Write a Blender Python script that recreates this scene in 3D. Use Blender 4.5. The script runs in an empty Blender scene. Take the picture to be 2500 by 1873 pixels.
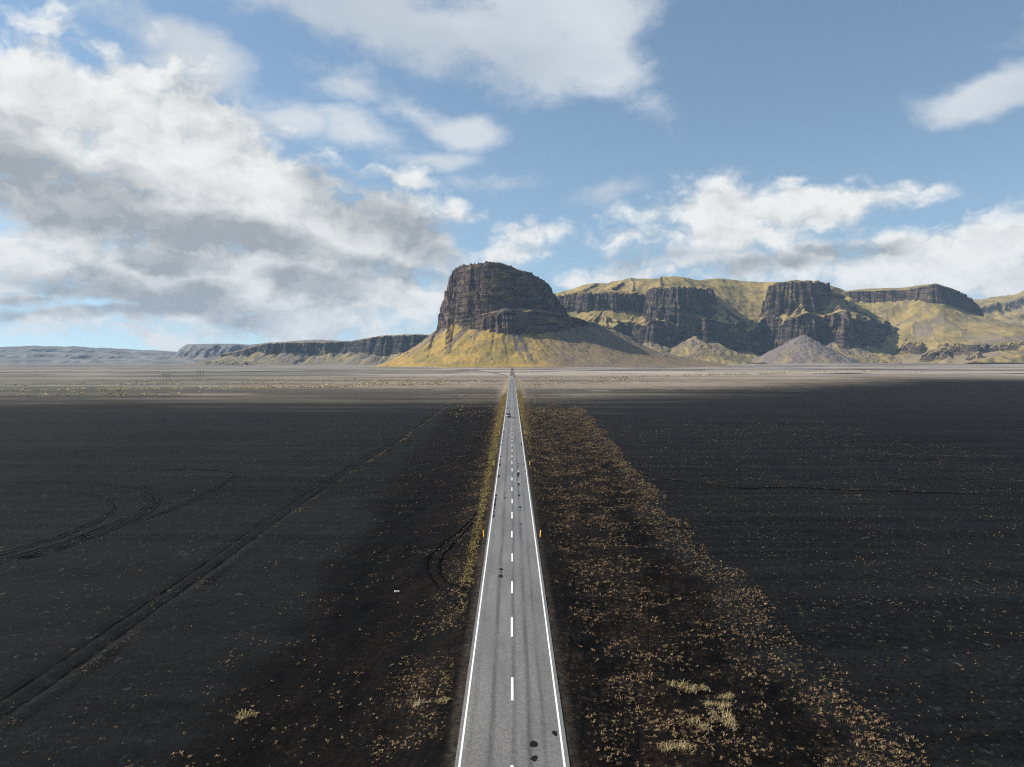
import bpy, bmesh, math, random
import numpy as np
from mathutils import Vector, Matrix

# ------------------------------------------------------------------ camera, sky, sun, exposure
S = bpy.context.scene
COL = S.collection
F_PX, CX, HY, CAM_H = 1901.0, 1249.0, 883.0, 24.0     # measured on the 2500 px wide photograph

cam_d = bpy.data.cameras.new('camera'); cam = bpy.data.objects.new('camera', cam_d); COL.objects.link(cam)
cam.location = (0, 0, CAM_H)
cam.rotation_euler = (math.radians(90 - 1.61), 0, 0)
cam_d.sensor_width = 36; cam_d.lens = 36 * F_PX / 2500
cam_d.clip_start = 0.5; cam_d.clip_end = 60000
S.camera = cam

SUN_EL, SUN_AZ = math.radians(35), math.radians(-84)   # azimuth from +Y, negative to the left
sun_vec = Vector((math.cos(SUN_EL) * math.sin(SUN_AZ), math.cos(SUN_EL) * math.cos(SUN_AZ), math.sin(SUN_EL)))
sun_d = bpy.data.lights.new('sun', 'SUN'); sun = bpy.data.objects.new('sun', sun_d); COL.objects.link(sun)
sun_d.energy = 4.8; sun_d.angle = math.radians(0.53); sun_d.color = (1.0, 0.93, 0.83)
sun.rotation_euler = (-sun_vec).to_track_quat('-Z', 'Y').to_euler()
sun.location = (-300, 60, 400)

S.view_settings.view_transform = 'Standard'; S.view_settings.look = 'None'
S.view_settings.exposure = 0.6; S.view_settings.gamma = 1.0; S.view_settings.use_curve_mapping = False
S.render.engine = 'CYCLES'
S.cycles.use_denoising = False
S.cycles.filter_width = 1.2
S.cycles.max_bounces = 5; S.cycles.diffuse_bounces = 1; S.cycles.glossy_bounces = 2
S.cycles.transmission_bounces = 2; S.cycles.volume_bounces = 0; S.cycles.transparent_max_bounces = 6
S.cycles.caustics_reflective = False; S.cycles.caustics_refractive = False


class NT:
    """Small helper to write node trees as expressions."""
    def __init__(self, tree):
        self.t = tree
    def new(self, typ, **kw):
        n = self.t.nodes.new(typ)
        for k, v in kw.items():
            setattr(n, k, v)
        return n
    def put(self, sock, v):
        if isinstance(v, bpy.types.NodeSocket):
            self.t.links.new(v, sock)
        elif v is not None:
            if sock.type == 'RGBA' and len(v) == 3:
                v = (*v, 1)
            sock.default_value = v
    def m(self, op, a, b=None, c=None, clamp=False):
        n = self.new('ShaderNodeMath', operation=op, use_clamp=clamp)
        self.put(n.inputs[0], a); self.put(n.inputs[1], b)
        if c is not None: self.put(n.inputs[2], c)
        return n.outputs[0]
    def v(self, op, a, b=None, out=0):
        n = self.new('ShaderNodeVectorMath', operation=op)
        self.put(n.inputs[0], a)
        if op == 'SCALE': self.put(n.inputs['Scale'], b)
        else: self.put(n.inputs[1], b)
        return n.outputs[out]
    def length(self, a):
        n = self.new('ShaderNodeVectorMath', operation='LENGTH'); self.put(n.inputs[0], a)
        return n.outputs['Value']
    def sep(self, a):
        n = self.new('ShaderNodeSeparateXYZ'); self.put(n.inputs[0], a); return n.outputs
    def comb(self, x, y, z):
        n = self.new('ShaderNodeCombineXYZ')
        for i, q in enumerate((x, y, z)): self.put(n.inputs[i], q)
        return n.outputs[0]
    def noise(self, vec, scale, detail=4, rough=0.55, dist=0.0, lac=2.0, out='Fac', dim='3D'):
        n = self.new('ShaderNodeTexNoise', noise_dimensions=dim)
        self.put(n.inputs['Vector'], vec)
        n.inputs['Scale'].default_value = scale; n.inputs['Detail'].default_value = detail
        n.inputs['Roughness'].default_value = rough; n.inputs['Distortion'].default_value = dist
        n.inputs['Lacunarity'].default_value = lac
        return n.outputs[out]
    def ss(self, x, a, b, o0=0.0, o1=1.0):
        n = self.new('ShaderNodeMapRange', interpolation_type='SMOOTHSTEP')
        for i, q in enumerate((x, a, b, o0, o1)): self.put(n.inputs[i], q)
        return n.outputs[0]
    def lin(self, x, a, b, o0=0.0, o1=1.0):
        n = self.new('ShaderNodeMapRange', interpolation_type='LINEAR')
        for i, q in enumerate((x, a, b, o0, o1)): self.put(n.inputs[i], q)
        return n.outputs[0]
    def mix(self, f, a, b, blend='MIX'):
        n = self.new('ShaderNodeMix', data_type='RGBA', blend_type=blend)
        self.put(n.inputs[0], f); self.put(n.inputs[6], a); self.put(n.inputs[7], b)
        return n.outputs[2]
    def mapping(self, vec, loc=(0, 0, 0), rot=(0, 0, 0), scale=(1, 1, 1), typ='POINT'):
        n = self.new('ShaderNodeMapping', vector_type=typ)
        self.put(n.inputs[0], vec)
        n.inputs[1].default_value = loc; n.inputs[2].default_value = rot; n.inputs[3].default_value = scale
        return n.outputs[0]
    def attr(self, name):
        return self.new('ShaderNodeAttribute', attribute_name=name).outputs['Fac']
    def geo(self):
        return self.new('ShaderNodeNewGeometry').outputs['Position']
    def bump(self, h, strength, dist):
        n = self.new('ShaderNodeBump'); self.put(n.inputs['Height'], h)
        n.inputs['Strength'].default_value = strength; n.inputs['Distance'].default_value = dist
        return n.outputs[0]


# ---- world: Nishita sky with procedural cloud decks in direction space
def ang(px, py):        # direction (azimuth, elevation) of a point of the photograph (2212 px wide copy)
    px, py = px * 2500 / 2212, py * 2500 / 2212
    az = math.atan((px - CX) / F_PX)
    return az, math.atan((HY - py) / F_PX * math.cos(az))

CUMULUS = [  # centre x, y, half-width, half-height, tilt (deg, down to the right), weight
    (60, 250, 330, 190, 10, 1.7), (330, 330, 470, 175, 27, 1.8), (600, 420, 470, 150, 28, 1.8), (150, 430, 480, 150, 8, 2.0),
    (480, 500, 500, 120, 10, 2.1), (850, 520, 250, 140, 24, 1.7), (280, 610, 480, 105, 4, 1.85), (620, 620, 480, 100, 4, 1.85),
    (160, 700, 340, 60, 2, 1.45), (300, 738, 520, 30, 0, 1.25), (60, 640, 220, 60, 0, 1.3), (640, 700, 400, 46, 0, 1.4), (880, 650, 170, 70, 0, 1.4), (870, 380, 140, 58, 8, 1.15),
    (1130, 515, 115, 62, -6, 1.15), (1085, 555, 70, 42, 0, 1.15), (1000, 470, 90, 55, 20, 1.0),
    (1620, 455, 400, 105, 4, 1.45), (1560, 525, 440, 82, 2, 1.4), (1980, 580, 470, 110, -3, 1.6), (2170, 545, 280, 105, -8, 1.55), (2190, 625, 190, 60, 0, 1.5), (1400, 560, 260, 50, 0, 1.15),
    (1400, 585, 300, 46, 0, 1.1), (1860, 440, 280, 60, -4, 1.15), (1760, 580, 360, 80, 0, 1.45), (1230, 595, 110, 34, 0, 1.0),
]
DARKS = [   # grey undersides: same fields
    (170, 450, 440, 100, 12, 1.15), (640, 350, 300, 62, 30, 0.75), (480, 500, 320, 62, 12, 1.05), (330, 562, 210, 40, 6, 1.1),
    (310, 645, 260, 52, 6, 1.15), (690, 622, 140, 38, 8, 1.1), (860, 490, 240, 100, 26, 0.72), (40, 665, 180, 42, 0, 1.05),
    (870, 605, 170, 34, 4, 0.95), (1470, 565, 250, 44, 0, 0.75), (1850, 546, 130, 20, 2, 0.95), (1620, 585, 300, 34, 0, 0.8),
    (1130, 548, 80, 18, 0, 0.5),
]
VEILS = [
    (620, 15, 320, 80, 10, 1.1), (860, 60, 380, 110, 10, 1.25), (1090, 90, 360, 120, 12, 1.25), (1280, 140, 200, 100, 30, 1.15),
    (400, 125, 300, 80, 22, 1.15), (1180, 20, 300, 110, 0, 1.25), (780, 290, 180, 50, 10, 1.0), (1010, 286, 110, 44, 8, 1.15),
    (640, 262, 150, 44, 5, 1.05), (930, 338, 170, 34, 0, 0.95), (2160, 196, 240, 50, -4, 1.6), (2225, 40, 40, 50, 0, 0.5),
    (1100, 400, 150, 32, 0, 0.8), (1290, 408, 130, 34, -14, 0.85), (760, 210, 220, 60, 12, 0.8), (890, 235, 160, 40, 10, 0.8),
]

def make_mask(name, blobs, scale, flat, warp):
    g = bpy.data.node_groups.new(name, 'ShaderNodeTree')
    g.interface.new_socket('q', in_out='INPUT', socket_type='NodeSocketVector')
    g.interface.new_socket('d', in_out='OUTPUT', socket_type='NodeSocketFloat')
    n = NT(g)
    q = n.new('NodeGroupInput').outputs[0]
    w = n.noise(n.mapping(q, scale=(1, flat, 1)), scale, 4, 0.6, out='Color', dim='2D')
    w = n.v('SCALE', n.v('SUBTRACT', w, (0.5, 0.5, 0.5)), warp)
    qw = n.v('MULTIPLY', n.v('ADD', q, w), (1, 1, 0))
    total = None
    for (bx, by, rx, ry, tilt, wt) in blobs:
        a, e = ang(bx, by); a1, _ = ang(bx + rx, by); _, e1 = ang(bx, by - ry)
        src = qw
        if total is not None:      # keeps the evaluation in sequence (a wide tree runs out of shader stack)
            ch = n.new('ShaderNodeVectorMath', operation='MULTIPLY_ADD')
            n.put(ch.inputs[0], total); ch.inputs[1].default_value = (1e-7,) * 3; n.put(ch.inputs[2], qw); src = ch.outputs[0]
        p = n.mapping(src, loc=(a, e, 0), rot=(0, 0, -math.radians(tilt)), scale=(abs(a1 - a) + 1e-3, abs(e1 - e) + 1e-3, 1), typ='TEXTURE')
        b = n.m('MULTIPLY_ADD', n.length(p), -wt * 0.9, wt * 1.2)
        total = b if total is None else n.m('MAXIMUM', total, b)
    # the rest of the sky, outside the photograph: broken cloud of the same kind
    x, y, z = n.sep(q)
    away = n.ss(n.m('ABSOLUTE', x), 0.62, 0.8)
    over = n.ss(y, 0.46, 0.6)
    rest = n.m('MULTIPLY', n.m('MAXIMUM', away, over), n.ss(n.noise(q, 2.2, 2), 0.42, 0.66, 0, 0.95))
    total = n.m('MINIMUM', n.m('MAXIMUM', total, rest), 1.5)
    o = n.new('NodeGroupOutput'); n.put(o.inputs[0], total)
    return g

wd = bpy.data.worlds.new('World'); S.world = wd; wd.use_nodes = True
wt = wd.node_tree; wt.nodes.clear(); W = NT(wt)
sky = W.new('ShaderNodeTexSky', sky_type='NISHITA')
sky.sun_disc = False; sky.sun_elevation = SUN_EL; sky.sun_rotation = SUN_AZ
sky.altitude = 50; sky.air_density = 1.0; sky.dust_density = 0.0; sky.ozone_density = 3.0
dirn = W.v('NORMALIZE', W.new('ShaderNodeTexCoord').outputs['Generated'])
dx, dy, dz = W.sep(dirn)
q = W.comb(W.m('ARCTAN2', dx, dy), W.m('ARCSINE', dz), 0.0)
gc = make_mask('cumulus_mask', CUMULUS, 5.0, 1.8, 0.10)
gd = make_mask('underside_mask', DARKS, 6.0, 1.8, 0.09)
gv = make_mask('veil_mask', VEILS, 4.5, 1.8, 0.06)
def fld(g, vec):
    n = W.new('ShaderNodeGroup'); n.node_tree = g; W.put(n.inputs[0], vec); return n.outputs[0]
def after(d, off):
    ch = W.new('ShaderNodeVectorMath', operation='MULTIPLY_ADD')
    W.put(ch.inputs[0], d); ch.inputs[1].default_value = (1e-7,) * 3; W.put(ch.inputs[2], q)
    return W.v('ADD', ch.outputs[0], off)
def puff(vec, sc_, det, rough, flat=1.9):
    return W.noise(W.mapping(vec, loc=(3.1, 1.7, 0), scale=(1, flat, 1)), sc_, det, rough, dist=0.12, dim='2D')
def billow(vec, sc_, flat=1.6):
    v = W.new('ShaderNodeTexVoronoi', voronoi_dimensions='2D', feature='F1')
    W.put(v.inputs['Vector'], W.mapping(vec, loc=(0.7, 0.3, 0), scale=(1, flat, 1)))
    v.inputs['Scale'].default_value = sc_; v.inputs['Detail'].default_value = 3.0; v.inputs['Roughness'].default_value = 0.55
    return v.outputs['Distance']
Mc = fld(gc, q); Mu = fld(gd, after(Mc, (0, 0, 0))); Mv = fld(gv, after(Mu, (0, 0, 0)))
wq = W.noise(q, 22.0, 3, 0.6, out='Color', dim='2D')
wq = W.v('SCALE', W.v('SUBTRACT', wq, (0.5, 0.5, 0.5)), 0.035)
def cum(off, prev):
    v = W.v('ADD', after(prev, off), wq)
    return W.m('ADD', W.m('MULTIPLY', puff(v, 9.0, 7, 0.58), 0.80), W.m('MULTIPLY', W.m('SUBTRACT', 0.62, billow(v, 16.0)), 0.26))
f0 = cum((0, 0, 0), Mv); f1 = cum((-0.010, 0.018, 0), f0); f2 = puff(after(f1, (-0.03, 0.05, 0)), 4.5, 3, 0.5)
d0 = W.m('ADD', W.m('MULTIPLY', W.m('SUBTRACT', f0, 0.47), 1.9), W.m('SUBTRACT', Mc, 0.44))
SKYK = 9.2
def sc(c): return tuple(v * SKYK for v in c)
a_c = W.ss(d0, -0.14, 0.64)
lit = W.m('SUBTRACT', f0, f1)                                   # thins towards the sun = lit side
und = W.m('ADD', W.m('MINIMUM', Mu, 1.1), W.m('MULTIPLY', W.m('SUBTRACT', f2, 0.5), 0.9))
shade = W.m('ADD', W.ss(und, 0.0, 0.95, 0.10, 0.90), W.m('MULTIPLY', W.lin(lit, -0.20, 0.20, 0.34, -0.34), W.ss(d0, 0.2, 1.1, 1.0, 0.55)))
shade = W.m('ADD', shade, W.ss(d0, 0.35, 1.2, 0.0, 0.10))
shade = W.m('MINIMUM', W.m('MAXIMUM', shade, 0.0), 1.0)
c_cum = W.mix(shade, sc((0.76, 0.77, 0.755)), sc((0.31, 0.335, 0.36)))
g0 = puff(after(shade, (1.3, 0.4, 0)), 7.0, 7, 0.62, 1.7)
dv = W.m('ADD', W.m('MULTIPLY', W.m('SUBTRACT', g0, 0.5), 1.9), W.m('SUBTRACT', Mv, 0.40))
a_v = W.ss(dv, -0.12, 0.80, 0, 0.93)
c_v = W.mix(W.ss(f2, 0.3, 0.7), sc((0.60, 0.64, 0.68)), sc((0.46, 0.51, 0.57)))
W.put(sky.inputs[0], W.v('NORMALIZE', W.v('ADD', dirn, (0, 0, 0.10))))
nish = W.mix(1.0, sky.outputs[0], (1.44, 1.33, 1.13), 'MULTIPLY')
col = W.mix(a_v, nish, c_v)
col = W.mix(a_c, col, c_cum)
bg = W.new('ShaderNodeBackground'); W.put(bg.inputs[0], col); bg.inputs[1].default_value = 0.085
W.t.links.new(bg.outputs[0], W.new('ShaderNodeOutputWorld').inputs[0])
wd.cycles.sampling_method = 'MANUAL'; wd.cycles.sample_map_resolution = 512

# ------------------------------------------------------------------ numeric helpers
rng = np.random.default_rng(7)
PERM = np.concatenate([rng.permutation(256)] * 2).astype(np.int32)
GR = np.stack([np.cos(np.arange(256) * 2.399963), np.sin(np.arange(256) * 2.399963)], 1).astype(np.float32)

def pn(x, y, seed=0):
    """2-D gradient noise, about -1..1"""
    x = np.asarray(x, np.float32) + seed * 17.31; y = np.asarray(y, np.float32) + seed * 9.73
    xi = np.floor(x).astype(np.int32); yi = np.floor(y).astype(np.int32)
    xf = x - xi; yf = y - yi
    xi &= 255; yi &= 255
    u = xf * xf * xf * (xf * (xf * 6 - 15) + 10); v = yf * yf * yf * (yf * (yf * 6 - 15) + 10)
    def g(ix, iy, fx, fy):
        h = PERM[PERM[ix & 255] + (iy & 255)]
        q = GR[h]
        return q[..., 0] * fx + q[..., 1] * fy
    a = g(xi, yi, xf, yf); b = g(xi + 1, yi, xf - 1, yf); c = g(xi, yi + 1, xf, yf - 1); d = g(xi + 1, yi + 1, xf - 1, yf - 1)
    return ((a + (b - a) * u) * (1 - v) + (c + (d - c) * u) * v) * 1.5

def fbm(x, y, o=4, seed=0, gain=0.5):
    r = 0; a = 1.0; f = 1.0
    for i in range(o):
        r = r + a * pn(x * f, y * f, seed + i); a *= gain; f *= 2.03
    return r

def ridged(x, y, o=3, seed=0, gain=0.5):
    r = 0; a = 1.0; f = 1.0
    for i in range(o):
        r = r + a * (1 - 2 * np.abs(pn(x * f, y * f, seed + i))); a *= gain; f *= 2.03
    return r

def sstep(a, b, x):
    t = np.clip((x - a) / (b - a), 0, 1); return t * t * (3 - 2 * t)

def chaikin(p, it=2):
    p = np.asarray(p, float)
    for _ in range(it):
        a, b = p[:-1], p[1:]
        p = np.concatenate([p[:1], np.stack([a * .75 + b * .25, a * .25 + b * .75], 1).reshape(-1, 2), p[-1:]])
    return p

def sd(X, Y, pts):
    """distance to a polyline run left to right with the massif on its far side: (signed, + inside; arc parameter)"""
    p = np.asarray(pts, np.float32)
    best = np.full(X.shape, 1e12, np.float32); T = np.zeros(X.shape, np.float32); acc = 0.0
    poly = np.concatenate([p, [[p[-1][0] + 3000, 30000], [p[0][0] - 500, 30000]]]).astype(np.float32)
    inside = np.zeros(X.shape, bool)
    for i in range(len(poly)):
        a, b = poly[i], poly[(i + 1) % len(poly)]
        if i < len(p) - 1:
            d = b - a; L = float(np.hypot(*d))
            t = np.clip(((X - a[0]) * d[0] + (Y - a[1]) * d[1]) / (L * L), 0, 1)
            q2 = (X - a[0] - t * d[0]) ** 2 + (Y - a[1] - t * d[1]) ** 2
            m = q2 < best
            best = np.where(m, q2, best); T = np.where(m, acc + t * L, T); acc += L
        if a[1] != b[1]:
            cr = (a[1] > Y) != (b[1] > Y)
            inside ^= cr & (X < (b[0] - a[0]) * (Y - a[1]) / (b[1] - a[1]) + a[0])
    s = np.sqrt(best)
    return np.where(inside, s, -s), T

def wp(px, D):          # plan position of image column px (2500 px photograph) at distance D
    return ((px - CX) * D / F_PX, D)
def wz(py, D):          # height of image row py at distance D
    return CAM_H + (HY - py) * D / F_PX
def gp(px, py):         # ground point seen at px, py
    D = F_PX * CAM_H / (py - HY)
    return ((px - CX) * D / F_PX, D)

def bands(seed, n, ledge=0.62, drop=0.10):
    """stepped cliff profile: run fraction -> drop fraction"""
    r = np.random.default_rng(seed)
    th = r.uniform(0.5, 1.6, n); th /= th.sum(); qs = [0.0]; fs = [0.0]
    for h in th:
        k = r.uniform(0.5, 1.2) * ledge
        qs += [qs[-1] + h * (1 - k), qs[-1] + h]
        fs += [fs[-1] + h * (1 - drop), fs[-1] + h]
    qs = np.array(qs) / qs[-1]; fs = np.array(fs) / fs[-1]
    return qs, fs

# ------------------------------------------------------------------ materials
def material(name):
    m = bpy.data.materials.new(name); m.use_nodes = True
    m.node_tree.nodes.clear(); n = NT(m.node_tree)
    b = n.new('ShaderNodeBsdfPrincipled'); o = n.new('ShaderNodeOutputMaterial')
    n.t.links.new(b.outputs[0], o.inputs[0])
    b.inputs['Specular IOR Level'].default_value = 0.15
    b.inputs['Roughness'].default_value = 0.9
    return m, n, b

def plain(name, col, rough=0.6, spec=0.3, metal=0.0, var=0.12, vscale=8.0):
    m, n, b = material(name)
    f = n.noise(n.new('ShaderNodeTexCoord').outputs['Object'], vscale, 4, 0.6)
    c = n.mix(f, tuple(x * (1 - var) for x in col), tuple(min(1, x * (1 + var)) for x in col))
    n.put(b.inputs['Base Color'], c)
    b.inputs['Roughness'].default_value = rough; b.inputs['Specular IOR Level'].default_value = spec
    b.inputs['Metallic'].default_value = metal
    return m

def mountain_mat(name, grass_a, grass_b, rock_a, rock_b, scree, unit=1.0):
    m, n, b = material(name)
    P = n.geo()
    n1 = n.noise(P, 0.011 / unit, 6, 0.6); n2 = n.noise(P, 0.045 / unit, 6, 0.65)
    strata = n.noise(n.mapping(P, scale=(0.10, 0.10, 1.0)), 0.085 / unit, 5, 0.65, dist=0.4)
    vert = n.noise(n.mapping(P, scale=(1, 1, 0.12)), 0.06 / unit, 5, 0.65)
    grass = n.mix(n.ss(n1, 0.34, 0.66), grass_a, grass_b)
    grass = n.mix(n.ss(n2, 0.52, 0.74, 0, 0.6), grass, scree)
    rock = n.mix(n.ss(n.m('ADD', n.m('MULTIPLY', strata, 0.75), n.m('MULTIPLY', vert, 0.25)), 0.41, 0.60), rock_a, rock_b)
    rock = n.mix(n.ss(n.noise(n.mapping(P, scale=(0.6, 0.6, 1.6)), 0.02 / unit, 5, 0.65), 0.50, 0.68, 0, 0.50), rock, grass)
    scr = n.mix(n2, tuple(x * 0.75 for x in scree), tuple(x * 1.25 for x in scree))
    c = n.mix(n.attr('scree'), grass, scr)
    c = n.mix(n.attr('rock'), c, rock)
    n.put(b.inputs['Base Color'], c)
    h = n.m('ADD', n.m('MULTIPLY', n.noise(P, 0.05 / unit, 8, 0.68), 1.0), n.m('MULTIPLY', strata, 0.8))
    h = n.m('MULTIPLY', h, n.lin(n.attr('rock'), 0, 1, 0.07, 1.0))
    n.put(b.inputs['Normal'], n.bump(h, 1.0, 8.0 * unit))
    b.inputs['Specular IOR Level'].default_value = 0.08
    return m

def grid_mesh(name, X, Y, Z, mat, attrs=None, smooth=True):
    nu, nv = X.shape
    me = bpy.data.meshes.new(name)
    co = np.stack([X, Y, Z], -1).reshape(-1, 3).astype(np.float32)
    i = np.arange((nu - 1) * (nv - 1)); a = (i // (nv - 1)) * nv + i % (nv - 1)
    fc = np.stack([a, a + nv, a + nv + 1, a + 1], 1).astype(np.int32)
    me.vertices.add(len(co)); me.vertices.foreach_set('co', co.ravel())
    me.loops.add(fc.size); me.loops.foreach_set('vertex_index', fc.ravel())
    me.polygons.add(len(fc)); me.polygons.foreach_set('loop_start', np.arange(0, fc.size, 4, dtype=np.int32))
    me.update(calc_edges=True)
    me.polygons.foreach_set('use_smooth', np.full(len(fc), smooth))
    for k, v in (attrs or {}).items():
        at = me.attributes.new(k, 'FLOAT', 'POINT'); at.data.foreach_set('value', v.reshape(-1).astype(np.float32))
    me.materials.append(mat)
    o = bpy.data.objects.new(name, me); COL.objects.link(o)
    return o

def tag(o, label=None, cat=None, group=None, kind=None):
    if label: o['label'] = label
    if cat: o['category'] = cat
    if group: o['group'] = group
    if kind: o['kind'] = kind
    return o

def terrain(name, xs, ys, hf, nv, mat, weight, rock_lo=0.52, rock_hi=0.68, detail=1.0):
    """height field whose columns are re-sampled so that steep faces get as many points as slopes"""
    X, Y = np.meshgrid(xs.astype(np.float32), ys.astype(np.float32), indexing='ij')
    Z, scree, wy = hf(X, Y)
    dz = np.abs(np.diff(Z, axis=1)); dyy = np.diff(Y, axis=1)
    ds = np.sqrt((dyy * weight) ** 2 + dz ** 2) * wy[:, 1:] + 1e-4
    cum = np.concatenate([np.zeros((len(xs), 1)), np.cumsum(ds, 1)], 1)
    cum /= cum[:, -1:]
    tt = np.linspace(0, 1, nv)
    R = np.stack([np.interp(tt, cum[i], ys) for i in range(len(xs))])
    k = 7; ker = np.hanning(k + 2)[1:-1]; ker /= ker.sum()
    pad = np.pad(R, ((k // 2, k // 2), (0, 0)), mode='edge')
    R = sum(pad[j:j + len(xs)] * ker[j] for j in range(k))
    ZZ = np.stack([np.interp(R[i], ys, Z[i]) for i in range(len(xs))])
    SC = np.stack([np.interp(R[i], ys, scree[i]) for i in range(len(xs))])
    XX = np.repeat(xs[:, None], nv, 1)
    # slope from the mesh itself
    pu = np.stack(np.gradient(np.stack([XX, R, ZZ], -1), axis=0), 0); pv = np.gradient(np.stack([XX, R, ZZ], -1), axis=1)
    nn = np.cross(pu, pv); nz = np.abs(nn[..., 2]) / (np.linalg.norm(nn, axis=-1) + 1e-9)
    nz = nz + 0.05 * fbm(XX / 60, R / 60 + ZZ / 40, 3, 91)
    rock = 1 - sstep(rock_lo, rock_hi, nz)
    return grid_mesh(name, XX, R, ZZ, mat, {'rock': rock, 'scree': SC})

# ------------------------------------------------------------------ ground
def plain_z(x, y):
    """the gentle lie of the land beyond the road"""
    z = 16.0 * sstep(500, 2200, x) * sstep(3000, 5200, y)
    z = z + 2.5 * sstep(600, 1500, y) * fbm(x / 900, y / 260, 2, 41)
    return z

def ground_z(x, y):
    ax = np.abs(x)
    z = -0.12 * sstep(3.45, 4.0, ax) - 0.75 * sstep(4.2, 8.5, ax)             # road embankment
    z = z * (1 - 0.0 * y)
    far = sstep(700, 1300, y)
    z = z * (1 - far) + (-0.5) * far * sstep(3.45, 6, ax)
    w = fbm(y / 22, x / 60, 3, 11)
    e = x - (22.5 + 0.035 * np.clip(y - 60, 0, 340) + 2.2 * w)                # broken bank edge on the right
    near = 1 - sstep(380, 520, y)
    z = z + near * (0.26 * np.exp(-(e / 1.3) ** 2) - 0.35 * np.exp(-((e + 3.2) / 2.2) ** 2))
    inz = near * sstep(4, 8, x) * (1 - sstep(-1, 1.5, e))
    z = z + inz * (0.28 * fbm(x / 3.2, y / 3.2, 4, 21) - 0.1)
    left = near * sstep(5, 9, -x) * (1 - sstep(17, 22, -x))
    z = z + left * 0.16 * fbm(x / 2.6, y / 4.0, 4, 23)
    t = x + 37 + 1.2 * fbm(y / 60, x * 0, 2, 27)                              # old track beside the road, left
    tn = 1 - sstep(560, 640, y)
    z = z + tn * (-0.22 * np.exp(-((t - 0.4) / 0.7) ** 2) - 0.14 * np.exp(-((t + 1.4) / 0.5) ** 2) + 0.30 * np.exp(-((t - 1.9) / 0.5) ** 2) * np.clip(0.1 + 1.4 * fbm(y / 14, 0 * x, 3, 29), 0, 1.2))
    z = z + 0.10 * fbm(x / 14, y / 5, 4, 31) * sstep(8, 14, ax)
    z = z + 0.5 * fbm(x / 160, y / 45, 3, 33) * sstep(25, 80, ax) * sstep(60, 200, y)
    hum = sstep(600, 680, y) * (1 - sstep(1000, 1200, y)) * sstep(12, 40, ax)
    z = z + hum * 1.1 * np.clip(fbm(x / 30, y / 16, 4, 35), 0, 2)
    z = z + plain_z(x, y) * sstep(20, 200, ax)
    return z

def axis_x():
    v = [0.0]; 
    while v[-1] < 16000:
        x = v[-1]
        st = 0.42 if x < 30 else (0.42 + (x - 30) * 0.014 if x < 300 else x * 0.05)
        v.append(x + st)
    v = np.array(v); return np.concatenate([-v[:0:-1], v])
def axis_y():
    v = [-900., -400., -150., -40., 0., 20., 36.]
    while v[-1] < 16500:
        y = v[-1]
        v.append(y + max(0.16, min(y * y / 18696 * 1.15, y * 0.022)))
    return np.array(v)
gx, gy = axis_x(), axis_y()
GX, GY = np.meshgrid(gx, gy, indexing='ij')
GZ = ground_z(GX, GY)

mg, n, b = material('black_sand_plain')
P = n.geo(); px_, py_, pz_ = n.sep(P); axx = n.m('ABSOLUTE', px_)
streak = n.noise(n.mapping(P, scale=(0.012, 0.16, 1)), 1.0, 6, 0.62)
patch = n.noise(n.mapping(P, scale=(0.02, 0.03, 1)), 1.0, 5, 0.6)
grit = n.noise(P, 2.6, 6, 0.75)
fine = n.noise(P, 9.0, 3, 0.8)
sv = n.m('ADD', n.m('MULTIPLY', streak, 0.6), n.m('MULTIPLY', patch, 0.4))
sand = n.mix(n.ss(sv, 0.36, 0.66), (0.0027, 0.0030, 0.0034), (0.0095, 0.0103, 0.0110))
sand = n.mix(1.0, sand, n.mix(n.ss(grit, 0.3, 0.72), (0.35, 0.35, 0.35), (1.85, 1.85, 1.85)), 'MULTIPLY')
spk = n.noise(P, 1.5, 9, 0.86)
sand = n.mix(n.ss(spk, 0.54, 0.70, 0, 0.85), sand, (0.054, 0.058, 0.060))
sand = n.mix(n.ss(spk, 0.44, 0.28, 0, 0.7), sand, (0.004, 0.004, 0.0045))
str2 = n.noise(n.mapping(P, scale=(0.018, 0.42, 1), loc=(7, 3, 0)), 1.0, 4, 0.6)
sg = n.m('MULTIPLY', n.lin(py_, 60, 170, 0.25, 1.0), n.ss(grit, 0.25, 0.6, 0.15, 1.0))
sand = n.mix(n.m('MULTIPLY', n.ss(str2, 0.54, 0.68, 0, 0.55), sg), sand, (0.022, 0.0228, 0.023))
sand = n.mix(n.m('MULTIPLY', n.ss(str2, 0.44, 0.30, 0, 0.6), sg), sand, (0.0022, 0.0023, 0.0026))
sand = n.mix(n.ss(n.noise(n.mapping(P, scale=(0.010, 0.018, 1), loc=(2, 5, 0)), 1.0, 3), 0.5, 0.7, 0, 0.45), sand, (0.0100, 0.0100, 0.0098))
spk2 = n.noise(n.mapping(P, scale=(1, 0.55, 1)), 1.7, 2, 0.5)
spm = n.ss(n.noise(n.mapping(P, scale=(0.03, 0.08, 1)), 1.0, 3), 0.35, 0.62, 0.25, 1.0)
sand = n.mix(n.m('MULTIPLY', n.ss(spk2, 0.66, 0.74, 0, 0.8), spm), sand, (0.070, 0.062, 0.050))
sand = n.mix(n.m('MULTIPLY', n.ss(n.noise(P, 0.55, 5, 0.7), 0.40, 0.62), 0.35), sand, (0.0115, 0.0125, 0.0132))
# greyer with distance from the wet black strip near the road
sand = n.mix(n.ss(py_, 150, 520, 0, 0.45), sand, (0.021, 0.0215, 0.0222))
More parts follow.
